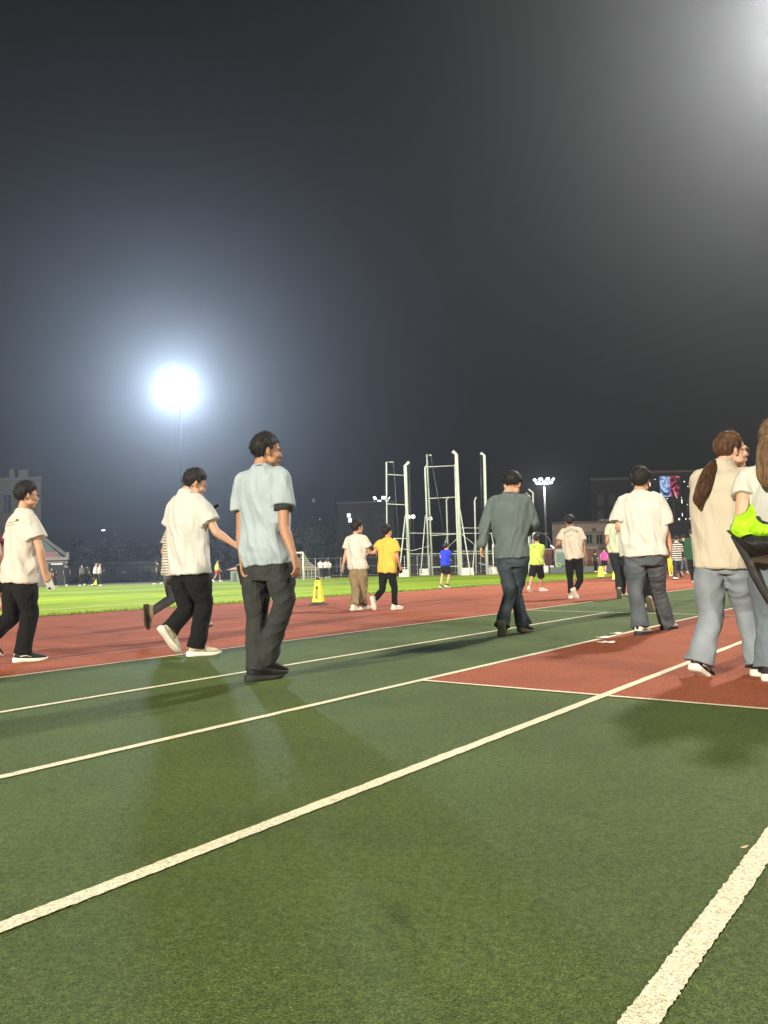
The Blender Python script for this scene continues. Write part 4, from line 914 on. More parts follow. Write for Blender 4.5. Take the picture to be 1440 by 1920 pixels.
S_BLK = mat('black shoe mesh', (.016, .016, .017), .7, bump=.001, bscale=200); S_WHT = mat('white shoe leather', (.68, .66, .60), .5, var=.05); S_SOLE = mat('white rubber sole', (.70, .68, .62), .6, var=.08)
S_DSOLE = mat('dark rubber sole', (.03, .03, .03), .8); S_BEI = mat('beige suede', (.42, .38, .28), .9, var=.2); S_RED = mat('red rubber sole', (.55, .12, .09), .7); S_OLV = mat('olive rubber sole', (.09, .085, .05), .8)
def stripes(name, c1, c2, freq, duty=.5):
    m = bpy.data.materials.new(name); m.use_nodes = True; nt = m.node_tree; n = nt.nodes; l = nt.links; b = n['Principled BSDF']; b.inputs['Roughness'].default_value = .95
    tc = n.new('ShaderNodeTexCoord'); sx = n.new('ShaderNodeSeparateXYZ'); l.new(tc.outputs['Object'], sx.inputs[0])
    a = n.new('ShaderNodeMath'); a.operation = 'MULTIPLY'; a.inputs[1].default_value = freq; l.new(sx.outputs[2], a.inputs[0])
    fr = n.new('ShaderNodeMath'); fr.operation = 'FRACT'; l.new(a.outputs[0], fr.inputs[0])
    gt = n.new('ShaderNodeMath'); gt.operation = 'GREATER_THAN'; gt.inputs[1].default_value = duty; l.new(fr.outputs[0], gt.inputs[0])
    mx = n.new('ShaderNodeMix'); mx.data_type = 'RGBA'; mx.inputs[6].default_value = (*c1, 1); mx.inputs[7].default_value = (*c2, 1); l.new(gt.outputs[0], mx.inputs[0]); l.new(mx.outputs[2], b.inputs['Base Color']); return m
C_STR1 = stripes('cream tee with thin dark stripes', (.50, .48, .42), (.08, .08, .07), 30, .66)
C_STR2 = stripes('black and white striped cotton', (.015, .015, .015), (.50, .48, .44), 11, .52)

def ppl(label, foot, crown, group=None, **kw):
    Y = kw.pop('Y', None) or G(*foot).y
    S = kw.pop('S', None) or Wp(crown[0], crown[1], Y).z
    if VERB: print('   Y %.2f S %.2f' % (Y, S))
    return px_person(label, Y, S, group=group, **kw)

GRP = 'people walking and jogging round the track'
# A, left edge
PA = ppl('person in glasses and off-white T-shirt with tan stripe print, near the left edge', (42, 1240), (42, 903), GRP,
    pel=(38, 1092), chest=(44, 957), head=(51, 929), yaw=44, hyaw=52, hpitch=-4,
    el=[(20, 1030, .22), (75, 1030, -.14)], wr=[(36, 1076, .30), (83, 1073, -.10)], hd=[None, (.35, .3, -.85)], curl=[.5, .95],
    kn=[(20, 1158, .05), (56, 1145)], an=[(-18, 1192, -.10), (42, 1224, 'g')], fy=[50, 62], fp=[-45, 0],
    top=dict(m=C_OFFW, w=1.08, hem=(.205, .155), len=.0, slv=.66, sr=.088, neck=C_OFFW, fold=.011), leg=dict(m=C_BLACK, w=1.15, cuff=.078),
    shoe_=dict(m=S_BLK, s=S_SOLE, a=S_WHT), hair=dict(thick=.015, fringe=.3), hk=1.0, glasses=True, seed=1)
# B, white polo
PB = ppl('stocky person in white polo shirt reaching one arm forward, beige trainers', (368, 1229), (366, 882), GRP,
    pel=(356, 1072), chest=(349, 925), head=(366, 907), yaw=36, hyaw=66, hpitch=-22,
    el=[(318, 1000, .20), (406, 998, -.16)], wr=[(350, 1025, .40), (438, 1020, -.12)], hd=[None, (.9, .3, -.35)],
    kn=[(350, 1142), (383, 1130)], an=[(321, 1180, -.10), (368, 1212, 'g')], fy=[46, 62], fp=[-52, 0], fat=1.10, limb=1.08,
    top=dict(m=C_POLO, w=1.12, hem=(.200, .150), len=.02, slv=.70, sr=.088, collar=.040, fold=.010, name='polo_shirt', neck=C_POLO), leg=dict(m=C_BLACK, w=1.20, cuff=.082),
    shoe_=dict(m=S_BEI, s=S_SOLE, k=1.05, a=mat('grey brown suede', (.20, .17, .12), .9)), hair=dict(thick=.014), seed=2)
# C, pale blue tee
PC = ppl('tall person in pale blue T-shirt over dark sleeves and charcoal trousers', (490, 1280), (495, 812), GRP,
    pel=(502, 1062), chest=(490, 876), head=(501, 846), yaw=28, hyaw=72, hpitch=-3,
    el=[(452, 1000, .05), (533, 990, -.16)], wr=[(455, 1052, -.02), (551, 1042, -.22)], hd=[(.1, .2, -.9), (.25, -.1, -.95)], curl=[.9, .55],
    kn=[(481, 1160), (533, 1128, -.03)], an=[(481, 1253, 'g'), (497, 1236, .10)], fy=[50, 42], fp=[0, -12],
    top=dict(m=C_BLUE, w=1.03, hem=(.185, .145), len=-.01, slv=.58, sr=.076, neck=C_BLUE, fold=.011), leg=dict(m=C_CHAR, w=1.12, cuff=.080, hip=(.17, .125)),
    shoe_=dict(m=S_BLK, s=S_DSOLE), hair=dict(thick=.010), hk=.99, skin=SKIN2, seed=3)
# dark ring standing for the shade inside C's sleeve opening
mb = MB(); e, sR = PC[1]['el'][1], PC[1]['chest'] + PC[1]['lat']*.168*PC[1]['k'] - PC[1]['up']*.088*PC[1]['k']; k = PC[1]['k']
mb.loft([(lerp(sR, e, .42), .060*k, .058*k), (lerp(sR, e, .58), .067*k, .064*k), (lerp(sR, e, .665), .067*k, .064*k), (lerp(sR, e, .665), .056*k, .054*k), (lerp(sR, e, .66), .050*k, .050*k)], 18)
mb.build('sleeve_shade', C_CHAR, PC[0], smooth=True)
# D, khaki trousers
PD = ppl('bushy-haired person in cream T-shirt and khaki trousers, beside the yellow T-shirt', (670, 1142), (669, 975), GRP,
    pel=(671, 1070), chest=(667, 1002), head=(671, 989), yaw=28, hyaw=58,
    el=[(648, 1039, .05), (693, 1036, -.05)], wr=[(643, 1061, .05), (702, 1037, .10)], hd=[(-.1, -.1, -1), None], curl=[.2, .5],
    kn=[(667, 1105), (681, 1103)], an=[(664, 1136, 'g'), (679, 1134, 'g')], fy=[45, 45], fp=[0, 0],
    top=dict(m=C_CREAM, w=1.1, hem=(.205, .15), len=-.03, slv=.66, sr=.09, fold=.014), leg=dict(m=C_KHAKI, w=1.25, cuff=.095, fold=.016),
    shoe_=dict(m=S_WHT, s=S_SOLE), hair=dict(thick=.030, back=-.10), seed=4)
# E, yellow
PE = ppl('person in bright yellow T-shirt and slim black trousers holding a phone, white shoes', (742, 1142), (723, 982), GRP,
    pel=(726, 1074), chest=(727, 1009), head=(726, 997), yaw=30, hyaw=48,
    el=[(701, 1036, .0), (745, 1044, -.10)], wr=[(691, 1037, .20), (750, 1061, -.02)], curl=[.5, .9],
    kn=[(717, 1106), (740, 1105)], an=[(702, 1124, -.3), (740, 1135, 'g')], fy=[30, 48], fp=[-70, 0],
    top=dict(m=C_YEL, w=1.06, hem=(.20, .15), len=.0, slv=.66, sr=.088, fold=.013), leg=dict(m=C_BLACK, w=.98, cuff=.058),
    shoe_=dict(m=S_WHT, s=S_SOLE), hair=dict(thick=.026), seed=5)
# F, blue runner
PF = ppl('jogger in royal blue jersey and black shorts in front of the white poles', (834, 1105), (834, 1017), GRP,
    pel=(835, 1061), chest=(836, 1031), head=(836, 1025), yaw=32, hyaw=36,
    el=[(826, 1044, .1), (841, 1046, -.1)], wr=[(829, 1050, .3), (845, 1050, .1)], kn=[(829, 1080), (842, 1081)], an=[(827, 1098, -.1), (838, 1096, 0)], fy=[34, 45], fp=[-20, -10],
    top=dict(m=C_ROYAL, w=1.05, hem=(.19, .145), len=.0, fold=.01), leg=dict(m=C_BLACK, short=True, len=.75, w=1.05), shoe_=dict(m=S_BLK, s=S_SOLE), hair=dict(thick=.02), seed=6)
# G, grey green sweatshirt
PG = ppl('person looking down in grey-green long-sleeved sweatshirt and faded dark jeans', (962, 1190), (962, 883), GRP,
    pel=(961, 1046), chest=(954, 926), head=(961, 908), yaw=14, hyaw=26, hpitch=-30,
    el=[(907, 992, .03), (1000, 980, -.03)], wr=[(903, 1024, .0), (988, 1000, .25)], hd=[(-.1, .1, -1), (-.3, .9, .1)], curl=[.8, .6],
    kn=[(956, 1112), (968, 1110, .10)], an=[(942, 1172, -.20), (981, 1170, .15)], fy=[16, 35], fp=[-62, -6], limb=1.05,
    top=dict(m=C_GREYGR, w=1.14, hem=(.185, .145), chest=(.21, .14), len=.0, long=True, name='sweatshirt', fold=.009, neck=C_GREYGR), leg=dict(m=C_DKJ, w=1.0, cuff=.086, fold=.014),
    shoe_=dict(m=S_BLK, s=S_OLV), hair=dict(thick=.015, back=-.055), seed=7, slant=-6)
# H, lime
PH = ppl('young person in lime and white jersey, black shorts and white trainers', (1008, 1110), (1005, 1002), GRP,
    pel=(1006, 1058), chest=(1007, 1019), head=(1006, 1011), yaw=24, hyaw=20,
    el=[(994, 1040, .1), (1017, 1040, -.05)], wr=[(997, 1050, .35), (1018, 1052, .2)], kn=[(997, 1084), (1015, 1085)], an=[(993, 1102, -.2), (1015, 1103, 'g')], fy=[30, 60], fp=[-35, 0],
    top=dict(m=C_LIME, w=1.12, hem=(.21, .16), len=.02, fold=.014), leg=dict(m=C_BLACK, short=True, len=.88, w=1.15), shoe_=dict(m=S_WHT, s=S_SOLE, k=1.1), hair=dict(thick=.022), seed=8)
# I, arched print tee
PI_ = ppl('person in cream T-shirt with arched lettering on the back, holding out a phone', (1074, 1122), (1067, 966), GRP,
    pel=(1076, 1048), chest=(1070, 988), head=(1068, 978), yaw=16, hyaw=14,
    el=[(1047, 1020, .03), (1095, 1020, -.03)], wr=[(1041, 1028, .22), (1099, 1048, -.05)], curl=[.7, .7],
    kn=[(1069, 1088), (1088, 1088)], an=[(1071, 1114, 'g'), (1078, 1106, -.15)], fy=[28, 44], fp=[0, -48],
    top=dict(m=C_PINKW, w=1.1, hem=(.20, .15), len=.0, slv=.7, sr=.088, fold=.014), leg=dict(m=C_BLACK, w=.98, cuff=.056),
    shoe_=dict(m=S_WHT, s=S_SOLE, a=S_RED, k=1.05), hair=dict(thick=.022), skin=SKIN2, seed=9)
# J, mint tee behind K
PJ = ppl('person in pale mint T-shirt with black mark on the back, half hidden', (1166, 1122), (1156, 958), GRP,
    pel=(1159, 1036), chest=(1158, 980), head=(1157, 970), yaw=22, hyaw=22,
    el=[(1138, 1014, .03), (1175, 1016, -.05)], wr=[(1145, 1035, .2), (1166, 1030, .2)], kn=[(1158, 1075), (1168, 1078)], an=[(1161, 1107, -.2), (1167, 1112, 'g')], fy=[22, 50], fp=[-55, 0],
    top=dict(m=C_PALEGR, w=1.05, hem=(.20, .15), len=.0, fold=.012), leg=dict(m=C_NAVY, w=1.05, cuff=.065), shoe_=dict(m=S_WHT, s=S_OLV), hair=dict(thick=.02), seed=10)
# K, white tee and jeans
PK = ppl('broad person in loose plain cream T-shirt, grey jeans and white trainers, seen from behind', (1222, 1190), (1199, 877), GRP,
    pel=(1208, 1042), chest=(1199, 922), head=(1201, 901), yaw=24, hyaw=30,
    el=[(1160, 990, .05), (1247, 995, -.05)], wr=[(1176, 1003, .35), (1257, 1024, -.04)], hd=[None, (-.05, .2, -.95)], curl=[.5, .85], fat=1.10, limb=1.1,
    kn=[(1192, 1112), (1235, 1110)], an=[(1200, 1175, 'g'), (1249, 1166, 'g')], fy=[40, 46], fp=[0, 0],
    top=dict(m=C_CREAM, w=1.20, hem=(.218, .165), chest=(.205, .14), len=.0, slv=.80, sr=.100, fold=.010, neck=C_CREAM), leg=dict(m=C_GREYJ, w=1.16, cuff=.088, fold=.012, hip=(.185, .135)),
    shoe_=dict(m=S_WHT, s=S_DSOLE, a=S_BLK, k=1.02), hair=dict(thick=.019), seed=11)
# L, runner hidden by K
PL = ppl('jogger in black tights and red and white shoes hidden behind the broad walker', (1212, 1146), (1208, 965), GRP, S=1.7,
    pel=(1212, 1050), chest=(1209, 995), head=(1208, 982), yaw=28, hyaw=28,
    el=[(1195, 1025, .03), (1222, 1025, -.05)], wr=[(1200, 1035, .3), (1222, 1030, .3)], kn=[(1210, 1095), (1216, 1092)], an=[(1210, 1134, 'g'), (1219, 1125, -.25)], fy=[30, 36], fp=[0, -60],
    top=dict(m=C_BLACK, w=1.0, len=.0), leg=dict(m=C_BLACK, w=.85, cuff=.05), shoe_=dict(m=S_WHT, s=S_OLV, a=S_RED), hair=dict(), seed=12)
# S, ponytail
PS = ppl('person with long brown ponytail and glasses in beige overshirt and pale jeans', (1310, 1268), (1368, 808), GRP, S=1.68,
    pel=(1354, 1050), chest=(1355, 874), head=(1372, 845), yaw=40, hyaw=92, hpitch=0,
    el=[(1325, 950, .30), (1390, 950, -.10)], wr=[(1345, 1000, .45), (1400, 1000, .10)], hd=[None, None],
    kn=[(1333, 1155, -.02), (1400, 1145, .05)], an=[(1312, 1240, -.05), (1424, 1243, 'g')], fy=[48, 50], fp=[-24, 0],
    top=dict(m=C_BEIGE, w=1.10, hem=(.205, .155), chest=(.21, .145), len=.06, slv=.92, sr=.080, collar=.045, fold=.007, name='overshirt', neck=C_BEIGE), leg=dict(m=C_LTJ, w=1.22, cuff=.105, fold=.014, hip=(.172, .13)),
    shoe_=dict(m=S_BLK, s=S_SOLE, a=S_BEI), hair=dict(thick=.012, back=-.085, side=-.03, front=.072, sleek=True), hairmat=HAIR_BR, glasses=True, gmat=mat('gold wire', (.5, .35, .12), .3, metal=.9), skin=SKIN3, seed=13)
# T, right edge
PT = ppl('person with long loose light brown hair carrying a lime jacket at the right edge', (1442, 1278), (1460, 782), GRP, S=1.74,
    pel=(1462, 1055), chest=(1450, 868), head=(1458, 826), yaw=28, hyaw=30,
    el=[(1388, 975, -.02), (1500, 970, .0)], wr=[(1415, 1000, .22), (1500, 1020, .2)], kn=[(1440, 1160), (1475, 1150)], an=[(1440, 1250, 'g'), (1480, 1245, .3)], fy=[30, 40], fp=[0, 0],
    top=dict(m=C_CREAM, w=1.0, hem=(.185, .14), len=.0, slv=.45, sr=.078, fold=.007), leg=dict(m=C_SLATE, w=1.20, cuff=.09), shoe_=dict(m=S_BLK, s=S_SOLE), hair=dict(thick=.020, back=-.095, side=-.06), hairmat=HAIR_LT, skin=SKIN3, seed=14)
# U, striped runner
PU = ppl('jogger in thin-striped cream top and grey leggings behind the white polo shirt', (335, 1195), (340, 950), GRP, Y=9.3, S=1.66,
    pel=(327, 1079), chest=(334, 985), head=(342, 962), yaw=40, hyaw=40,
    el=[(307, 1035, .1), (365, 1030, -.1)], wr=[(316, 1050, .3), (370, 1040, .2)], kn=[(322, 1122, -.05), (372, 1115, .1)], an=[(285, 1146, -.3), (372, 1165, .2)], fy=[42, 42], fp=[-85, 0],
    top=dict(m=C_STR1, w=1.0, hem=(.18, .14), len=.0), leg=dict(m=C_GREYP, w=.86, cuff=.050, fold=.004), shoe_=dict(m=S_BEI, s=S_OLV), hair=dict(), seed=15)
# V, left edge runner
PV = ppl('jogger in wine-red top and dark shorts with yellow trim, mostly outside the left edge', (-20, 1215), (-15, 925), GRP, Y=9.4, S=1.72,
    pel=(-22, 1092), chest=(-24, 975), head=(-24, 950), yaw=42, hyaw=42,
    el=[(-30, 1030, .1), (-1, 1040, -.12)], wr=[(-35, 1050, .3), (0, 1075, .0)], kn=[(-30, 1130, -.1), (14, 1122, .02)], an=[(-45, 1195, -.2), (-22, 1160, -.25)], fy=[42, 42], fp=[0, -60],
    top=dict(m=C_WINE, w=1.0, hem=(.19, .14), len=.0), leg=dict(m=C_BLACK, short=True, len=.6), shoe_=dict(m=S_WHT, s=S_SOLE), hair=dict(), seed=16)
# N striped tee, P green, O black, M child
PN = ppl('person in black and white striped T-shirt and dark trousers far along the track', (1271, 1086), (1267, 1004), GRP, S=1.72,
    pel=(1269, 1051), chest=(1268, 1017), head=(1268, 1010), yaw=40, hyaw=30, el=[(1258, 1033, .1), (1280, 1033, -.1)], wr=[(1258, 1044, .2), (1284, 1038, .3)], kn=[(1266, 1066), (1274, 1066)], an=[(1265, 1083, 'g'), (1277, 1074, -.2)], fy=[60, 40], fp=[0, -50],
    top=dict(m=C_STR2, w=1.1, hem=(.20, .15), len=.02), leg=dict(m=C_NAVY, w=1.1), shoe_=dict(m=S_WHT, s=S_DSOLE), hair=dict(), seed=17)
PP = ppl('person in dark green top and black trousers far along the track', (1300, 1092), (1295, 994), GRP, S=1.78,
    pel=(1299, 1048), chest=(1298, 1007), head=(1297, 999), yaw=40, hyaw=20, el=[(1285, 1028, .1), (1312, 1028, -.1)], wr=[(1284, 1044, .2), (1312, 1044, .2)], kn=[(1297, 1068), (1306, 1066)], an=[(1301, 1087, 'g'), (1308, 1078, .3)], fy=[30, 40], fp=[0, -20],
    top=dict(m=C_GREEN, w=1.12, hem=(.20, .15), len=.03, long=True), leg=dict(m=C_BLACK, w=1.2, cuff=.08), shoe_=dict(m=S_BLK, s=S_SOLE), hair=dict(), seed=18)
PO = ppl('person in black jacket with white sleeve bars beside the striped T-shirt', (1283, 1078), (1281, 1000), GRP, S=1.7,
    pel=(1281, 1044), chest=(1281, 1014), head=(1281, 1007), yaw=40, hyaw=20, el=[(1274, 1028, .1), (1289, 1028, -.1)], wr=[(1275, 1038, .2), (1289, 1038, .2)], kn=[(1278, 1058), (1285, 1058)], an=[(1277, 1070, 0), (1288, 1071, .3)], fy=[30, 40], fp=[0, -20],
    top=dict(m=C_BLACK, w=1.0, len=.03, long=True, name='jacket'), leg=dict(m=C_GREYP, w=1.1), shoe_=dict(m=S_WHT, s=S_SOLE), hair=dict(), seed=19)
PM = ppl('small child in mustard yellow clothes beside the person in the striped T-shirt', (1257, 1081), (1257, 1036), GRP, S=1.12,
    pel=(1257, 1060), chest=(1257, 1046), head=(1257, 1041), yaw=40, hyaw=20, el=[(1252, 1053, .1), (1262, 1053, -.1)], wr=[(1252, 1060, .2), (1262, 1060, .2)], kn=[(1255, 1069), (1260, 1069)], an=[(1257, 1078, 0), (1261, 1077, .1)], fy=[40, 40], fp=[0, 0],
    top=dict(m=cloth('mustard cloth', (.55, .42, .04)), w=1.1, len=.03), leg=dict(m=cloth('mustard cloth', (.55, .42, .04)), w=1.1), shoe_=dict(m=S_WHT, s=S_SOLE), hair=dict(), seed=20, hk=1.25, vox=.02)
# far figures
GF = 'distant people at the far side of the pitch'
def far_p(label, fx, fy_, S, yaw, ph, top, leg, Y=None, short=False, **kw):
    p = Wp(fx, fy_, Y) if Y else G(fx, fy_)
    return gait(label, p, S, yaw, ph, dict(m=top, w=1.05, len=.02), dict(m=leg, short=short, w=1.05, **({'len': .8} if short else {})), dict(m=S_WHT, s=S_SOLE), GF, hair={}, **kw)
far_p('football player in lime jersey and red shorts walking on the far side of the turf', 407, 1091, 1.78, 70, 1.2, C_LIME, C_RED, short=True, vox=.02, seed=31)
far_p('person in magenta top and black shorts standing beyond the right end of the turf', 1134, 1077, 1.70, 40, .3, C_PINK, C_BLACK, short=True, vox=.02, seed=32)
far_p('person in dark grey top standing by the brick pier, left of the magenta top', 1117, 1070, 1.65, 40, .2, C_CHAR, C_BLACK, Y=60, vox=.02, seed=33)
far_p('person in white shirt and dark shorts, left one of two at the far left touchline', 179, 1098, 1.72, 80, .6, C_WHITE, C_BLACK, Y=56, seed=34)
far_p('person in white shirt and dark trousers, right one of two at the far left touchline', 186, 1098, 1.72, 60, .2, C_OFFW, C_CHAR, Y=57, seed=35)
far_p('person in dark clothes walking alone along the far touchline, seen left of the striped jogger', 296, 1094, 1.72, -60, .9, C_CHAR, C_BLACK, Y=56, seed=36)
far_p('person in white top behind the far fence, just right of the goal', 601, 1083, 1.7, 10, .1, C_WHITE, C_CHAR, Y=66, seed=37)
far_p('person in white top with dark shorts behind the far fence, middle of three', 611, 1083, 1.7, 10, .4, C_WHITE, C_BLACK, Y=68, seed=38)
far_p('person in grey-white top behind the far fence, right of three', 617, 1083, 1.65, 10, .2, C_OFFW, C_CHAR, Y=70, seed=39)
for i, (x, t, nm) in enumerate(((96, C_CHAR, 'leftmost dark-clothed spectator by the gabled building'), (104, C_NAVY, 'dark-clothed spectator in front of the gabled building door'), (125, C_BLACK, 'dark-clothed spectator at the right corner of the gabled building'),
                            (154, C_GREYP, 'grey-clothed spectator right of the small far cone'), (162, C_CHAR, 'dark-clothed spectator left of the two in white shirts'))):
    far_p(nm, x, 1099, (1.5, 1.25, 1.72, 1.7, 1.6)[i], (20, 60, 0, -50, 30)[i], .2*i, t, C_BLACK, Y=58+i*.4, seed=40+i)
# ================================================================== SMALL THINGS
def text_mesh(s, size, extr=.0, align='CENTER', bold=0.0):
    c = bpy.data.curves.new('t', 'FONT'); c.body = s; c.size = size; c.extrude = extr; c.offset = bold; c.align_x = align; c.align_y = 'CENTER'
    o = bpy.data.objects.new('t', c); COL.objects.link(o); dg = bpy.context.evaluated_depsgraph_get(); dg.update()
    me = bpy.data.meshes.new_from_object(o.evaluated_get(dg)); bpy.data.objects.remove(o); bpy.data.curves.remove(c)
    vs = [v.co.copy() for v in me.vertices]; fs = [tuple(p.vertices) for p in me.polygons]; bpy.data.meshes.remove(me); return vs, fs
M_YCONE = mat('yellow plastic', (.78, .70, .05), .5, var=.06, vscale=5); M_INK = mat('black lettering', (.02, .02, .015), .7); M_RUB = mat('grey black rubber base', (.06, .06, .055), .8, var=.2)
def cone(p, h, rz, label, text=True):
    r = empty('warning_cone', (p.x, p.y, 0), label, 'warning cone', 'yellow warning cones at the edge of the turf')
    b0 = Vector((p.x, p.y, 0)); mr = Matrix.Rotation(rz, 3, 'Z'); k = h/.66
    mb = MB(); mb.box(b0+Vector((0, 0, .022*k)), (.40*k, .40*k, .036*k), rz, top=.92); mb.box(b0+Vector((0, 0, .06*k)), (.27*k, .27*k, .045*k), rz, top=.9); mb.build('base', M_RUB, r)
    mb = MB(); w0, w1 = .120*k, .058*k
    vs = [b0 + mr @ Vector((sx*w, sy*w, z)) for (w, z) in ((w0, .082*k), (w0*.985, .10*k), (w1, .60*k), (w1*.9, .615*k)) for sx, sy in ((-1, -1), (1, -1), (1, 1), (-1, 1))]
    fs = [(3, 2, 1, 0), (12, 13, 14, 15)]
    for j in range(3):
        for i in range(4): fs.append((j*4+i, j*4+(i+1) % 4, j*4+4+(i+1) % 4, j*4+4+i))
    mb.add(vs, fs); bd = mb.build('cone_body', M_YCONE, r)
    mb = MB(); mb.box(b0+Vector((0, 0, .64*k)), (.085*k, .085*k, .05*k), rz, top=.6); mb.build('cap', M_INK, r)
    if text:
        mb = MB(); n = 7; slope = (w0-w1)/(.52*k)
        for i, ch in enumerate('锻炼者三道以外'):
            vs, fs = text_mesh(ch, .074*k, bold=.0022); z = .555*k - i*.064*k; out = []
            for q in vs:
                zz = z+q.y*.92; w = w0 - (zz-.082*k)*slope + .002; out.append(b0 + mr @ Vector((q.x*1.05-.004, -w, zz)))
            mb.add(out, fs)
        mb.build('lettering', M_INK, bd)
    return r
g = G(597, 1135); cone(g, .60, R(-14), 'yellow four-sided warning cone with black vertical characters, left of the bushy-haired walker')
g = G(1127, 1084); cone(g, .62, R(20), 'yellow lettered cone on the turf edge below the magenta top')
g = G(1155, 1090); cone(g, .62, R(50), 'yellow cone half hidden by the mint T-shirt walker\'s legs')
g = Wp(178, 1098, 56); cone(g, .75, R(10), 'small pale cone far away, left of the two in white shirts', False)
# scraps
M_PAPER = mat('white paper', (.80, .80, .72), .8)
for i, (x, y, a, lb) in enumerate(((1155, 1188.5, .3, 'white scrap lying on the green beside the cream line, farthest of the four'), (1130, 1196, .2, 'white scrap lying right on the cream line, left of the walker in jeans'), (1129, 1205, -.1, 'smaller white scrap on the red surface, left one of two'), (1142, 1205, -.15, 'larger white scrap on the red surface, right one of two'))):
    p = G(x, y, .014); w, d = ((.060, .045), (.065, .05), (.05, .03), (.06, .045))[i]; vs = []; nn = 5; random.seed(40+i)
    for zz in (.0, .004):
        for jy in range(nn):
            for jx in range(nn):
                u_, v_ = jx/(nn-1)-.5, jy/(nn-1)-.5; q = Vector((u_*w*2*(1-.3*abs(v_)), v_*d*2*(1-.25*abs(u_)), 0)); q.rotate(Matrix.Rotation(a, 3, 'Z'))
                vs.append(p + q + Vector((0, 0, zz + .016*abs(u_+.3*v_)*(1+random.random()*.4))))
    fs = []; N = nn*nn
    for jy in range(nn-1):
        for jx in range(nn-1):
            k0 = jy*nn+jx; fs.append((k0+nn, k0+nn+1, k0+1, k0)); fs.append((N+k0, N+k0+1, N+k0+nn+1, N+k0+nn))
    rim = [jx for jx in range(nn)] + [jy*nn+nn-1 for jy in range(1, nn)] + [nn*nn-1-jx for jx in range(1, nn)] + [(nn-1-jy)*nn for jy in range(1, nn-1)]
    for q in range(len(rim)): a_, b2 = rim[q], rim[(q+1) % len(rim)]; fs.append((a_, b2, N+b2, N+a_))
    o = MB().add(vs, fs).build('paper_scrap', M_PAPER, origin=p); tag(o, lb, 'paper scrap', 'white scraps on the track')
p = G(1396, 1588, .016); mb = MB(); mb.loft([(p+Vector((-.012, -.003, 0)), .001, .001), (p, .005, .002), (p+Vector((.013, .006, .002)), .0015, .001)], 8); o = mb.build('dry_leaf', mat('pale dry leaf', (.55, .42, .28), .8), origin=p); tag(o, 'tiny pale dry leaf bit on the green near the right edge', 'leaf')
# crumbs and grit lying on the rubber, too many to count
mb = MB(); random.seed(5)
for i in range(320):
    y = .9+random.random()**1.6*7; x = (random.random()-.5)*y*1.15; p = Vector((x, y, .013)); s = random.uniform(.0006, .0015)
    mb.add([p+Vector((s, 0, 0)), p+Vector((0, s, 0)), p+Vector((-s, 0, 0)), p+Vector((0, -s, 0)), p+Vector((0, 0, s*1.4))], [(0, 1, 4), (1, 2, 4), (2, 3, 4), (3, 0, 4)])
o = mb.build('grit', mat('pale grit', (.42, .38, .28), .9)); tag(o, kind='stuff')

# phones
def phone(c, d, n, label, lit=False, k=1.0):
    d = Vector(d).normalized(); n = Vector(n); n = (n - d*n.dot(d)).normalized(); s = d.cross(n)
    c = Vector(c); mb = MB(); vs = []
    def slab(w, h, t, zo=0.0):
        out = []
        pts = []
        for (sx, sy) in ((1, 1), (-1, 1), (-1, -1), (1, -1)):
            for a in np.linspace(0, 90, 4):
                b_ = R(a + {(1, 1): 0, (-1, 1): 90, (-1, -1): 180, (1, -1): 270}[(sx, sy)]); pts.append((sx*(w/2-.010)+.010*math.cos(b_), sy*(h/2-.010)+.010*math.sin(b_)))
        N = len(pts); v = [c + s*x*k + d*y*k + n*(zo-t/2)*k for x, y in pts] + [c + s*x*k + d*y*k + n*(zo+t/2)*k for x, y in pts]
        f = [tuple(reversed(range(N))), tuple(range(N, 2*N))] + [(i, (i+1) % N, N+(i+1) % N, N+i) for i in range(N)]; return v, f
    r = empty('phone', c, label, 'phone', 'phones in hands')
    v, f = slab(.074, .155, .008); MB().add(v, f).build('case', mat('white phone case', (.45, .45, .44), .35) if not lit else M_INK, r)
    v, f = slab(.068, .149, .0012, .0048); MB().add(v, f).build('screen', mat('lit phone screen', (.7, .7, .7), .3, emit=(.9, .95, 1), estr=.7) if lit else M_WIN, r)
    mb = MB(); o_ = c + d*.052*k - s*.018*k - n*.006*k; mb.ell(o_, (.013*k, .013*k, .013*k), None, 8, 6); mb.build('camera_bump', M_INK, r, smooth=True)
    return r
A_ = PA[1]; w = A_['wr'][1]; phone(w + Vector((.035, .03, -.105)), (.35, .1, -1), (-.5, 1, -.1), 'white phone held in the lowered hand of the walker at the left edge', k=.88)
C_ = PC[1]; w = C_['wr'][0]; phone(w + Vector((-.015, .03, -.10)), (.2, .1, -1), (-.7, -.7, 0), 'pale phone in the left hand of the pale blue T-shirt')
E_ = PE[1]; w = E_['wr'][1]; phone(w + Vector((-.01, .04, -.075)), (.5, .4, -.7), (-.2, -1, .1), 'white phone in the hand of the yellow T-shirt')
I_ = PI_[1]; w = I_['wr'][0]; phone(w + Vector((-.03, .10, .02)), (-.5, .3, .6), (.6, -.6, .4), 'phone held out to the left by the arched-lettering T-shirt', True)
B_ = PB[1]; w = Wp(399, 954, 7.9); r = phone(w, (.8, .1, .5), (.2, -.5, .8), 'pale phone raised in the far hand of the white polo', False)
K_ = PK[1]; w = K_['wr'][1]; phone(w + Vector((-.05, .05, -.05)), (.4, .3, -.9), (-.3, -1, 0), 'white phone in the lowered hand of the broad walker in jeans')

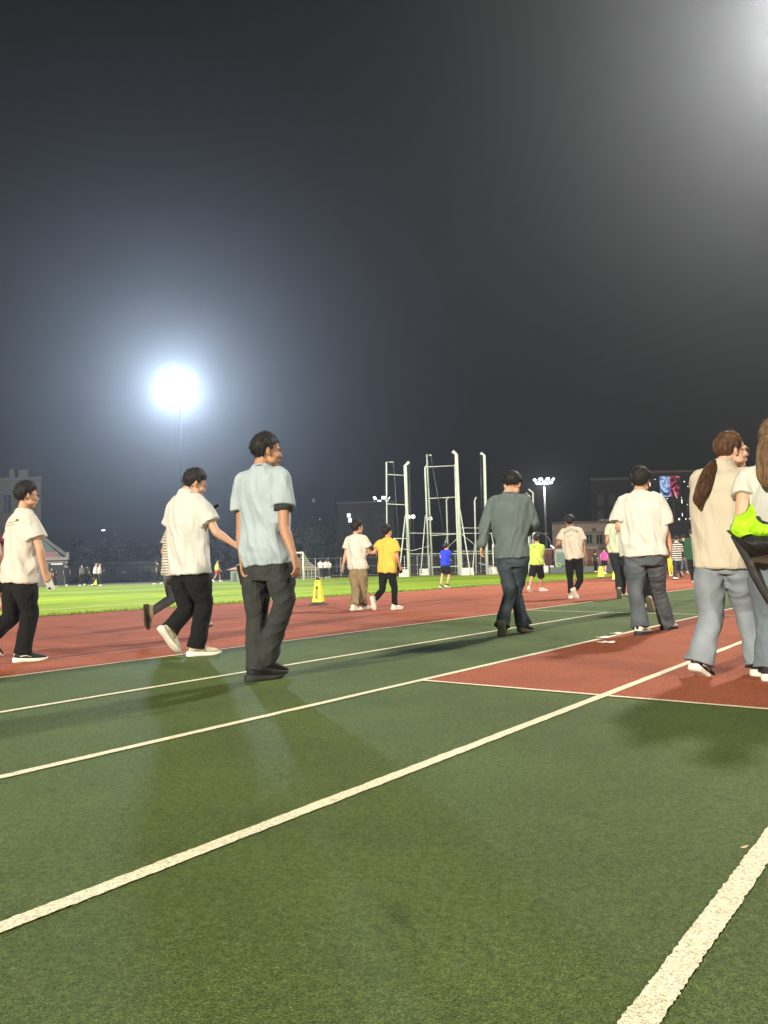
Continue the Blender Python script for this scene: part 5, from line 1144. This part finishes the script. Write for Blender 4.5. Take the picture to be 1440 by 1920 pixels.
# ---- printing on shirts: laid on the cloth from the outside
def on_cloth(shirt, name, polys, m, off=.003):
    """polys: list of (verts in photo px, faces); each vertex is put on the shirt surface"""
    me = shirt.data; o0 = parent_origin(shirt); bvh = BVHTree.FromPolygons([v.co + o0 for v in me.vertices], [tuple(p.vertices) for p in me.polygons]); mb = MB()
    cam0 = Vector((0, 0, CAM_H))
    for vs, fs in polys:
        out = []
        for (x, y) in vs:
            d = ray(x, y).normalized(); hit = bvh.ray_cast(cam0, d)
            out.append(hit[0] - d*off if hit[0] is not None else None)
        ok = [f for f in fs if all(out[i] is not None for i in f)]
        if not ok: continue
        fill = next(q for q in out if q is not None); mb.add([q if q is not None else fill for q in out], ok)
    if mb.v: return mb.build(name, m, shirt)
def strip(x0, y0, x1, y1, w0, w1, n=8):
    vs = []; fs = []; L_ = math.hypot(x1-x0, y1-y0); nx, ny = -(y1-y0)/L_, (x1-x0)/L_
    for i in range(n+1):
        t = i/n; w = w0+(w1-w0)*t; x, y = x0+(x1-x0)*t, y0+(y1-y0)*t; vs += [(x+nx*w, y+ny*w), (x-nx*w, y-ny*w)]
        if i: k_ = 2*i; fs.append((k_-2, k_-1, k_+1, k_))
    return vs, fs
M_TAN = mat('tan print ink', (.30, .24, .14), .9); M_OLIVE = mat('olive print ink', (.14, .12, .06), .9); M_GINK = mat('grey green print ink', (.17, .18, .12), .9)
blob = ([(32+3.4*math.cos(a), 975.2+2.6*math.sin(a)) for a in np.linspace(0, 6.28, 13)[:-1]], [tuple(range(12))])
on_cloth(PA[1]['shirt'], 'print', [strip(9, 982, 30, 977.5, .9, .8), strip(9, 986, 29, 983.2, .7, .6)], M_TAN); on_cloth(PA[1]['shirt'], 'print_mark', [blob], M_OLIVE, .0035)
polys = []
for i, ch in enumerate('DAKTIUM'):
    vs, fs = text_mesh(ch, 7.0, bold=.12); t = (i-3)/3; cx = 1070+t*10.8; cy = 993.5+t*t*4.6-t*1.6; a = t*.55-.05
    polys.append(([(cx+q.x*math.cos(a)+q.y*math.sin(a), cy+q.x*math.sin(a)-q.y*math.cos(a)) for q in vs], fs))
on_cloth(PI_[1]['shirt'], 'lettering', polys, M_GINK); on_cloth(PI_[1]['shirt'], 'print_line', [strip(1063+i*2.6, 1006-i*.5, 1064.7+i*2.6, 1005.7-i*.5, .55, .55, 2) for i in range(4)], M_GINK)
polys = []
vs, fs = text_mesh('S', 9.5); polys.append(([(1156+q.x*1.2, 1001-q.y*.8) for q in vs], fs)); on_cloth(PJ[1]['shirt'], 'print', polys, M_INK)
vs, fs = text_mesh('2020', 4.2); on_cloth(PH[1]['shirt'], 'print', [([(1001.5+q.x*.7, 1026-q.y*.8) for q in vs], fs)], M_INK)
on_cloth(PO[1]['shirt'], 'sleeve_bar', [strip(1279.5, 1012, 1286, 1021, .8, .8, 3), strip(1277, 1012, 1277.5, 1016, .5, .5, 2)], C_WHITE)

# ---- ponytail and loose hair
def strand_tail(parent_root, ctrl, w, m, name, seed, n=70, flat=.6):
    """tapering lock: a core plus many fine strands along the same curve"""
    rng = random.Random(seed); mb = MB(); secs = []
    for p, q in zip(ctrl, w): secs.append((p, q*.85, q*.85*flat))
    mb.loft(smooth_secs(secs, 5), 14)
    for i in range(n):
        a = rng.uniform(0, 6.28); rr = rng.uniform(.75, 1.08); t0 = rng.uniform(0, .35); t1 = rng.uniform(.75, 1.06); sw_ = rng.uniform(-.5, .5); pts = []
        S_ = smooth_secs([(p, q, q*flat) for p, q in zip(ctrl, w)], 4)
        i0, i1 = int(t0*(len(S_)-1)), min(len(S_)-1, int(t1*(len(S_)-1)))
        for j in range(i0, i1+1):
            p, q1, q2 = S_[j]; aa = a+sw_*j/len(S_)+.25*math.sin(j*.5+i); pts.append((p + CR*math.cos(aa)*q1*rr + Vector((0, 1, 0))*math.sin(aa)*q1*rr*.8, .0026, .0026))
        if len(pts) > 2: e_ = pts[-1]; pts[-1] = (e_[0], .0008, .0008); mb.loft(pts, 4)
    return mb.build(name, m, parent_root, smooth=True)
Yh = PS[1]['H'].y; 
ctrl = [Wp(1337, 866, Yh-.02), Wp(1332, 878, Yh-.05), Wp(1325, 898, Yh-.08), Wp(1317, 920, Yh-.10), Wp(1309, 938, Yh-.09), Wp(1311, 952, Yh-.09)]
strand_tail(PS[0], ctrl, [.022, .040, .050, .047, .032, .006], HAIR_BR, 'ponytail', 3, 190)
mb = MB(); mb.ell(Wp(1338, 866, Yh-.02), (.022, .022, .018)); mb.build('hair_tie', M_INK, PS[0], smooth=True)
# back yoke seam and pocket flap detail on the overshirt
on_cloth(PS[1]['shirt'], 'yoke_seam', [strip(1321, 918, 1373, 919, .35, .35, 12)], mat('seam thread', (.42, .36, .26), .9), .0025)
H_ = PT[1]['H']; kk = PT[1]['k']
for j, (x0, dx, sd) in enumerate(((1447, -8, 5), (1462, 0, 6), (1436, -6, 7))):
    ctrl = [Wp(x0+4, 800+j*8, H_.y-.05), Wp(x0, 830, H_.y-.12), Wp(x0+dx*.5, 860, H_.y-.15), Wp(x0+dx, 885+j*4, H_.y-.17), Wp(x0+dx+5, 905+j*5, H_.y-.17)]
    strand_tail(PT[0], ctrl, [.035, .045, .045, .035, .010], HAIR_LT, 'hair_lock', sd, 110)
mb = MB(); mb.loft([(PT[1]['chest']+Vector((0, 0, -.02)), .10, .085), (PT[1]['chest']-PT[1]['up']*.10, .165, .125), (PT[1]['pel']+PT[1]['up']*.2, .165, .130), (PT[1]['pel']-PT[1]['up']*.02, .185, .150)], 26, xhint=PT[1]['lat'])
mb = MB(); T_ = PT[1]; mb.loft(smooth_secs([(T_['chest']+T_['up']*.015, .075*kk, .085*kk), (T_['chest']-T_['up']*.05*kk, .135*kk, .118*kk), (lerp(T_['chest'], T_['pel'], .3), .175*kk, .150*kk), (lerp(T_['chest'], T_['pel'], .6), .178*kk, .158*kk), (T_['pel']+T_['up']*.02, .190*kk, .160*kk)], 4), 28, xhint=T_['lat'])
fuse(mb, 'knitted_vest', .008, cloth('pale grey knit', (.46, .47, .45)), T_['shirt'], smooth=2, disp=lambda co: pnoise(co*np.array([9, 9, 5]))*.010)

# ---- lime jacket carried over the forearm
Yj = 5.0; r = empty('jacket', Wp(1420, 1060, Yj).xyz*Vector((1, 1, 0)) + Vector((0, 0, 0)), 'bright lime and black jacket bundled over the arm of the person at the right edge', 'jacket')
def jp(x, y, dy=0): return Wp(x, y, Yj-.20+dy)
def panel(name, top, bot, m, parent, bulge=.05, thick=.02, nx=46, ny=22, amp=.010, seed=0, fr=12, sag=.0):
    """a hanging piece of cloth between two edges, with real creases and thickness"""
    def along(pts, t):
        x = t*(len(pts)-1); i = min(int(x), len(pts)-2); return Vector(pts[i]).lerp(Vector(pts[i+1]), x-i)
    F_ = []; 
    for j in range(ny+1):
        for i in range(nx+1):
            u_, v_ = i/nx, j/ny; p = along(top, u_).lerp(along(bot, u_), v_); q = jp(p.x, p.y, p.z); F_.append(q)
    A = np.array([tuple(q) for q in F_]); uu = np.tile(np.linspace(0, 1, nx+1), ny+1); vv = np.repeat(np.linspace(0, 1, ny+1), nx+1)
    n1 = pnoise(np.c_[A[:, 0]*fr+A[:, 2]*fr*.8, A[:, 1]*3, A[:, 2]*fr*.5]+seed); n2 = pnoise(np.c_[A[:, 0]*fr*2.2-A[:, 2]*fr, A[:, 1]*3, A[:, 2]*fr*1.5]+seed+4)
    rel = ((1-np.abs(n1)*4)*amp + (1-np.abs(n2)*4)*amp*.5)*np.clip(np.minimum(vv, 1-vv)*8, .35, 1)
    front = A.copy(); front[:, 1] -= rel + bulge*np.sin(np.pi*np.clip(vv, 0, 1)) ; back = A.copy(); back[:, 1] += thick - rel*.5 - bulge*.6*np.sin(np.pi*vv)
    vs = [Vector(q) for q in front] + [Vector(q) for q in back]; N = len(front); fs = []; W = nx+1
    for j in range(ny):
        for i in range(nx): k0 = j*W+i; fs.append((k0, k0+W, k0+W+1, k0+1)); fs.append((N+k0+1, N+k0+W+1, N+k0+W, N+k0))
    rim = [i for i in range(W)] + [j*W+nx for j in range(1, ny+1)] + [ny*W+nx-i for i in range(1, W)] + [(ny-j)*W for j in range(1, ny)]
    for q in range(len(rim)): a_, b2 = rim[q], rim[(q+1) % len(rim)]; fs.append((a_, b2, N+b2, N+a_))
    return MB().add(vs, fs).build(name, m, parent, smooth=True)
M_LIMEN = mat('lime nylon', (.34, .66, .012), .55, var=.08, vscale=20, bump=.0015, bscale=60); M_BLKN = mat('black nylon', (.014, .014, .015), .5, bump=.002, bscale=40)
panel('lining', [(1378, 963, .06), (1381, 968, .05), (1392, 964, .04), (1401, 958, .03), (1408, 945, .02), (1411, 946, .02)], [(1371, 988, .0), (1380, 996, -.02), (1392, 999, -.03), (1400, 1000, -.03), (1408, 1000, -.02), (1412, 996, .0)], M_LIMEN, r, bulge=.035, seed=1)
panel('lining', [(1408, 946, .03), (1413, 962, .01), (1418, 974, .0), (1430, 982, -.01), (1450, 984, -.02), (1500, 986, -.02)], [(1404, 1000, .0), (1412, 1003, -.03), (1425, 1006, -.05), (1440, 1006, -.06), (1460, 1006, -.06), (1500, 1004, -.06)], M_LIMEN, r, bulge=.06, seed=5, amp=.016)
panel('lining', [(1371, 985, .02), (1376, 982, .0), (1382, 986, -.03), (1390, 990, -.05), (1402, 996, -.06), (1411, 1000, -.06)], [(1369, 993, .0), (1375, 1000, -.02), (1383, 1006, -.05), (1388, 1008, -.06), (1396, 1005, -.07), (1411, 1002, -.06)], M_LIMEN, r, bulge=.02, seed=9, ny=12)
panel('shell', [(1368, 994, .02), (1376, 1002, .0), (1386, 1008, -.04), (1402, 1002, -.05), (1424, 1005, -.06), (1500, 1004, -.06)], [(1376, 1006, .03), (1386, 1022, .02), (1398, 1034, .0), (1414, 1045, -.01), (1440, 1041, -.02), (1500, 1036, -.02)], M_BLKN, r, bulge=.07, thick=.05, amp=.008, seed=12)
panel('trim', [(1407, 950, .05), (1412, 954, .05), (1416, 966, .05), (1424, 974, .04), (1440, 979, .03), (1500, 982, .03)], [(1407, 953, .04), (1412, 965, .04), (1416, 976, .03), (1426, 984, .02), (1440, 987, .0), (1500, 990, .0)], M_BLKN, r, bulge=.01, thick=.02, amp=.002, seed=15, ny=6)
panel('sleeve', [(1377, 1010, .03), (1390, 1034, .02), (1400, 1052, .02), (1412, 1080, .02), (1428, 1108, .02), (1446, 1138, .03)], [(1390, 1018, .04), (1404, 1038, .03), (1414, 1056, .03), (1424, 1080, .03), (1436, 1106, .03), (1449, 1136, .03)], mat('charcoal nylon', (.040, .042, .042), .6), r, bulge=.02, thick=.04, amp=.006, seed=20)
# ================================================================== AIR
mb = MB(); mb.box((0, 150, 15.5), (900, 700, 35))
hz = mb.build('haze', None) if False else None
me = mb.mesh('haze'); o = bpy.data.objects.new('haze', me); COL.objects.link(o); tag(o, kind='stuff')  # haze box added so the lamps glow, standing in for lens glare
mh = bpy.data.materials.new('lamp glow haze'); mh.use_nodes = True; nt = mh.node_tree
for n in list(nt.nodes):
    if n.type == 'BSDF_PRINCIPLED': nt.nodes.remove(n)
pv = nt.nodes.new('ShaderNodeVolumePrincipled'); pv.inputs['Color'].default_value = (.86, .9, .95, 1)
pv.inputs['Density'].default_value = .00105; pv.inputs['Anisotropy'].default_value = .74
nt.links.new(pv.outputs[0], [n for n in nt.nodes if n.type == 'OUTPUT_MATERIAL'][0].inputs['Volume'])
me.materials.append(mh)
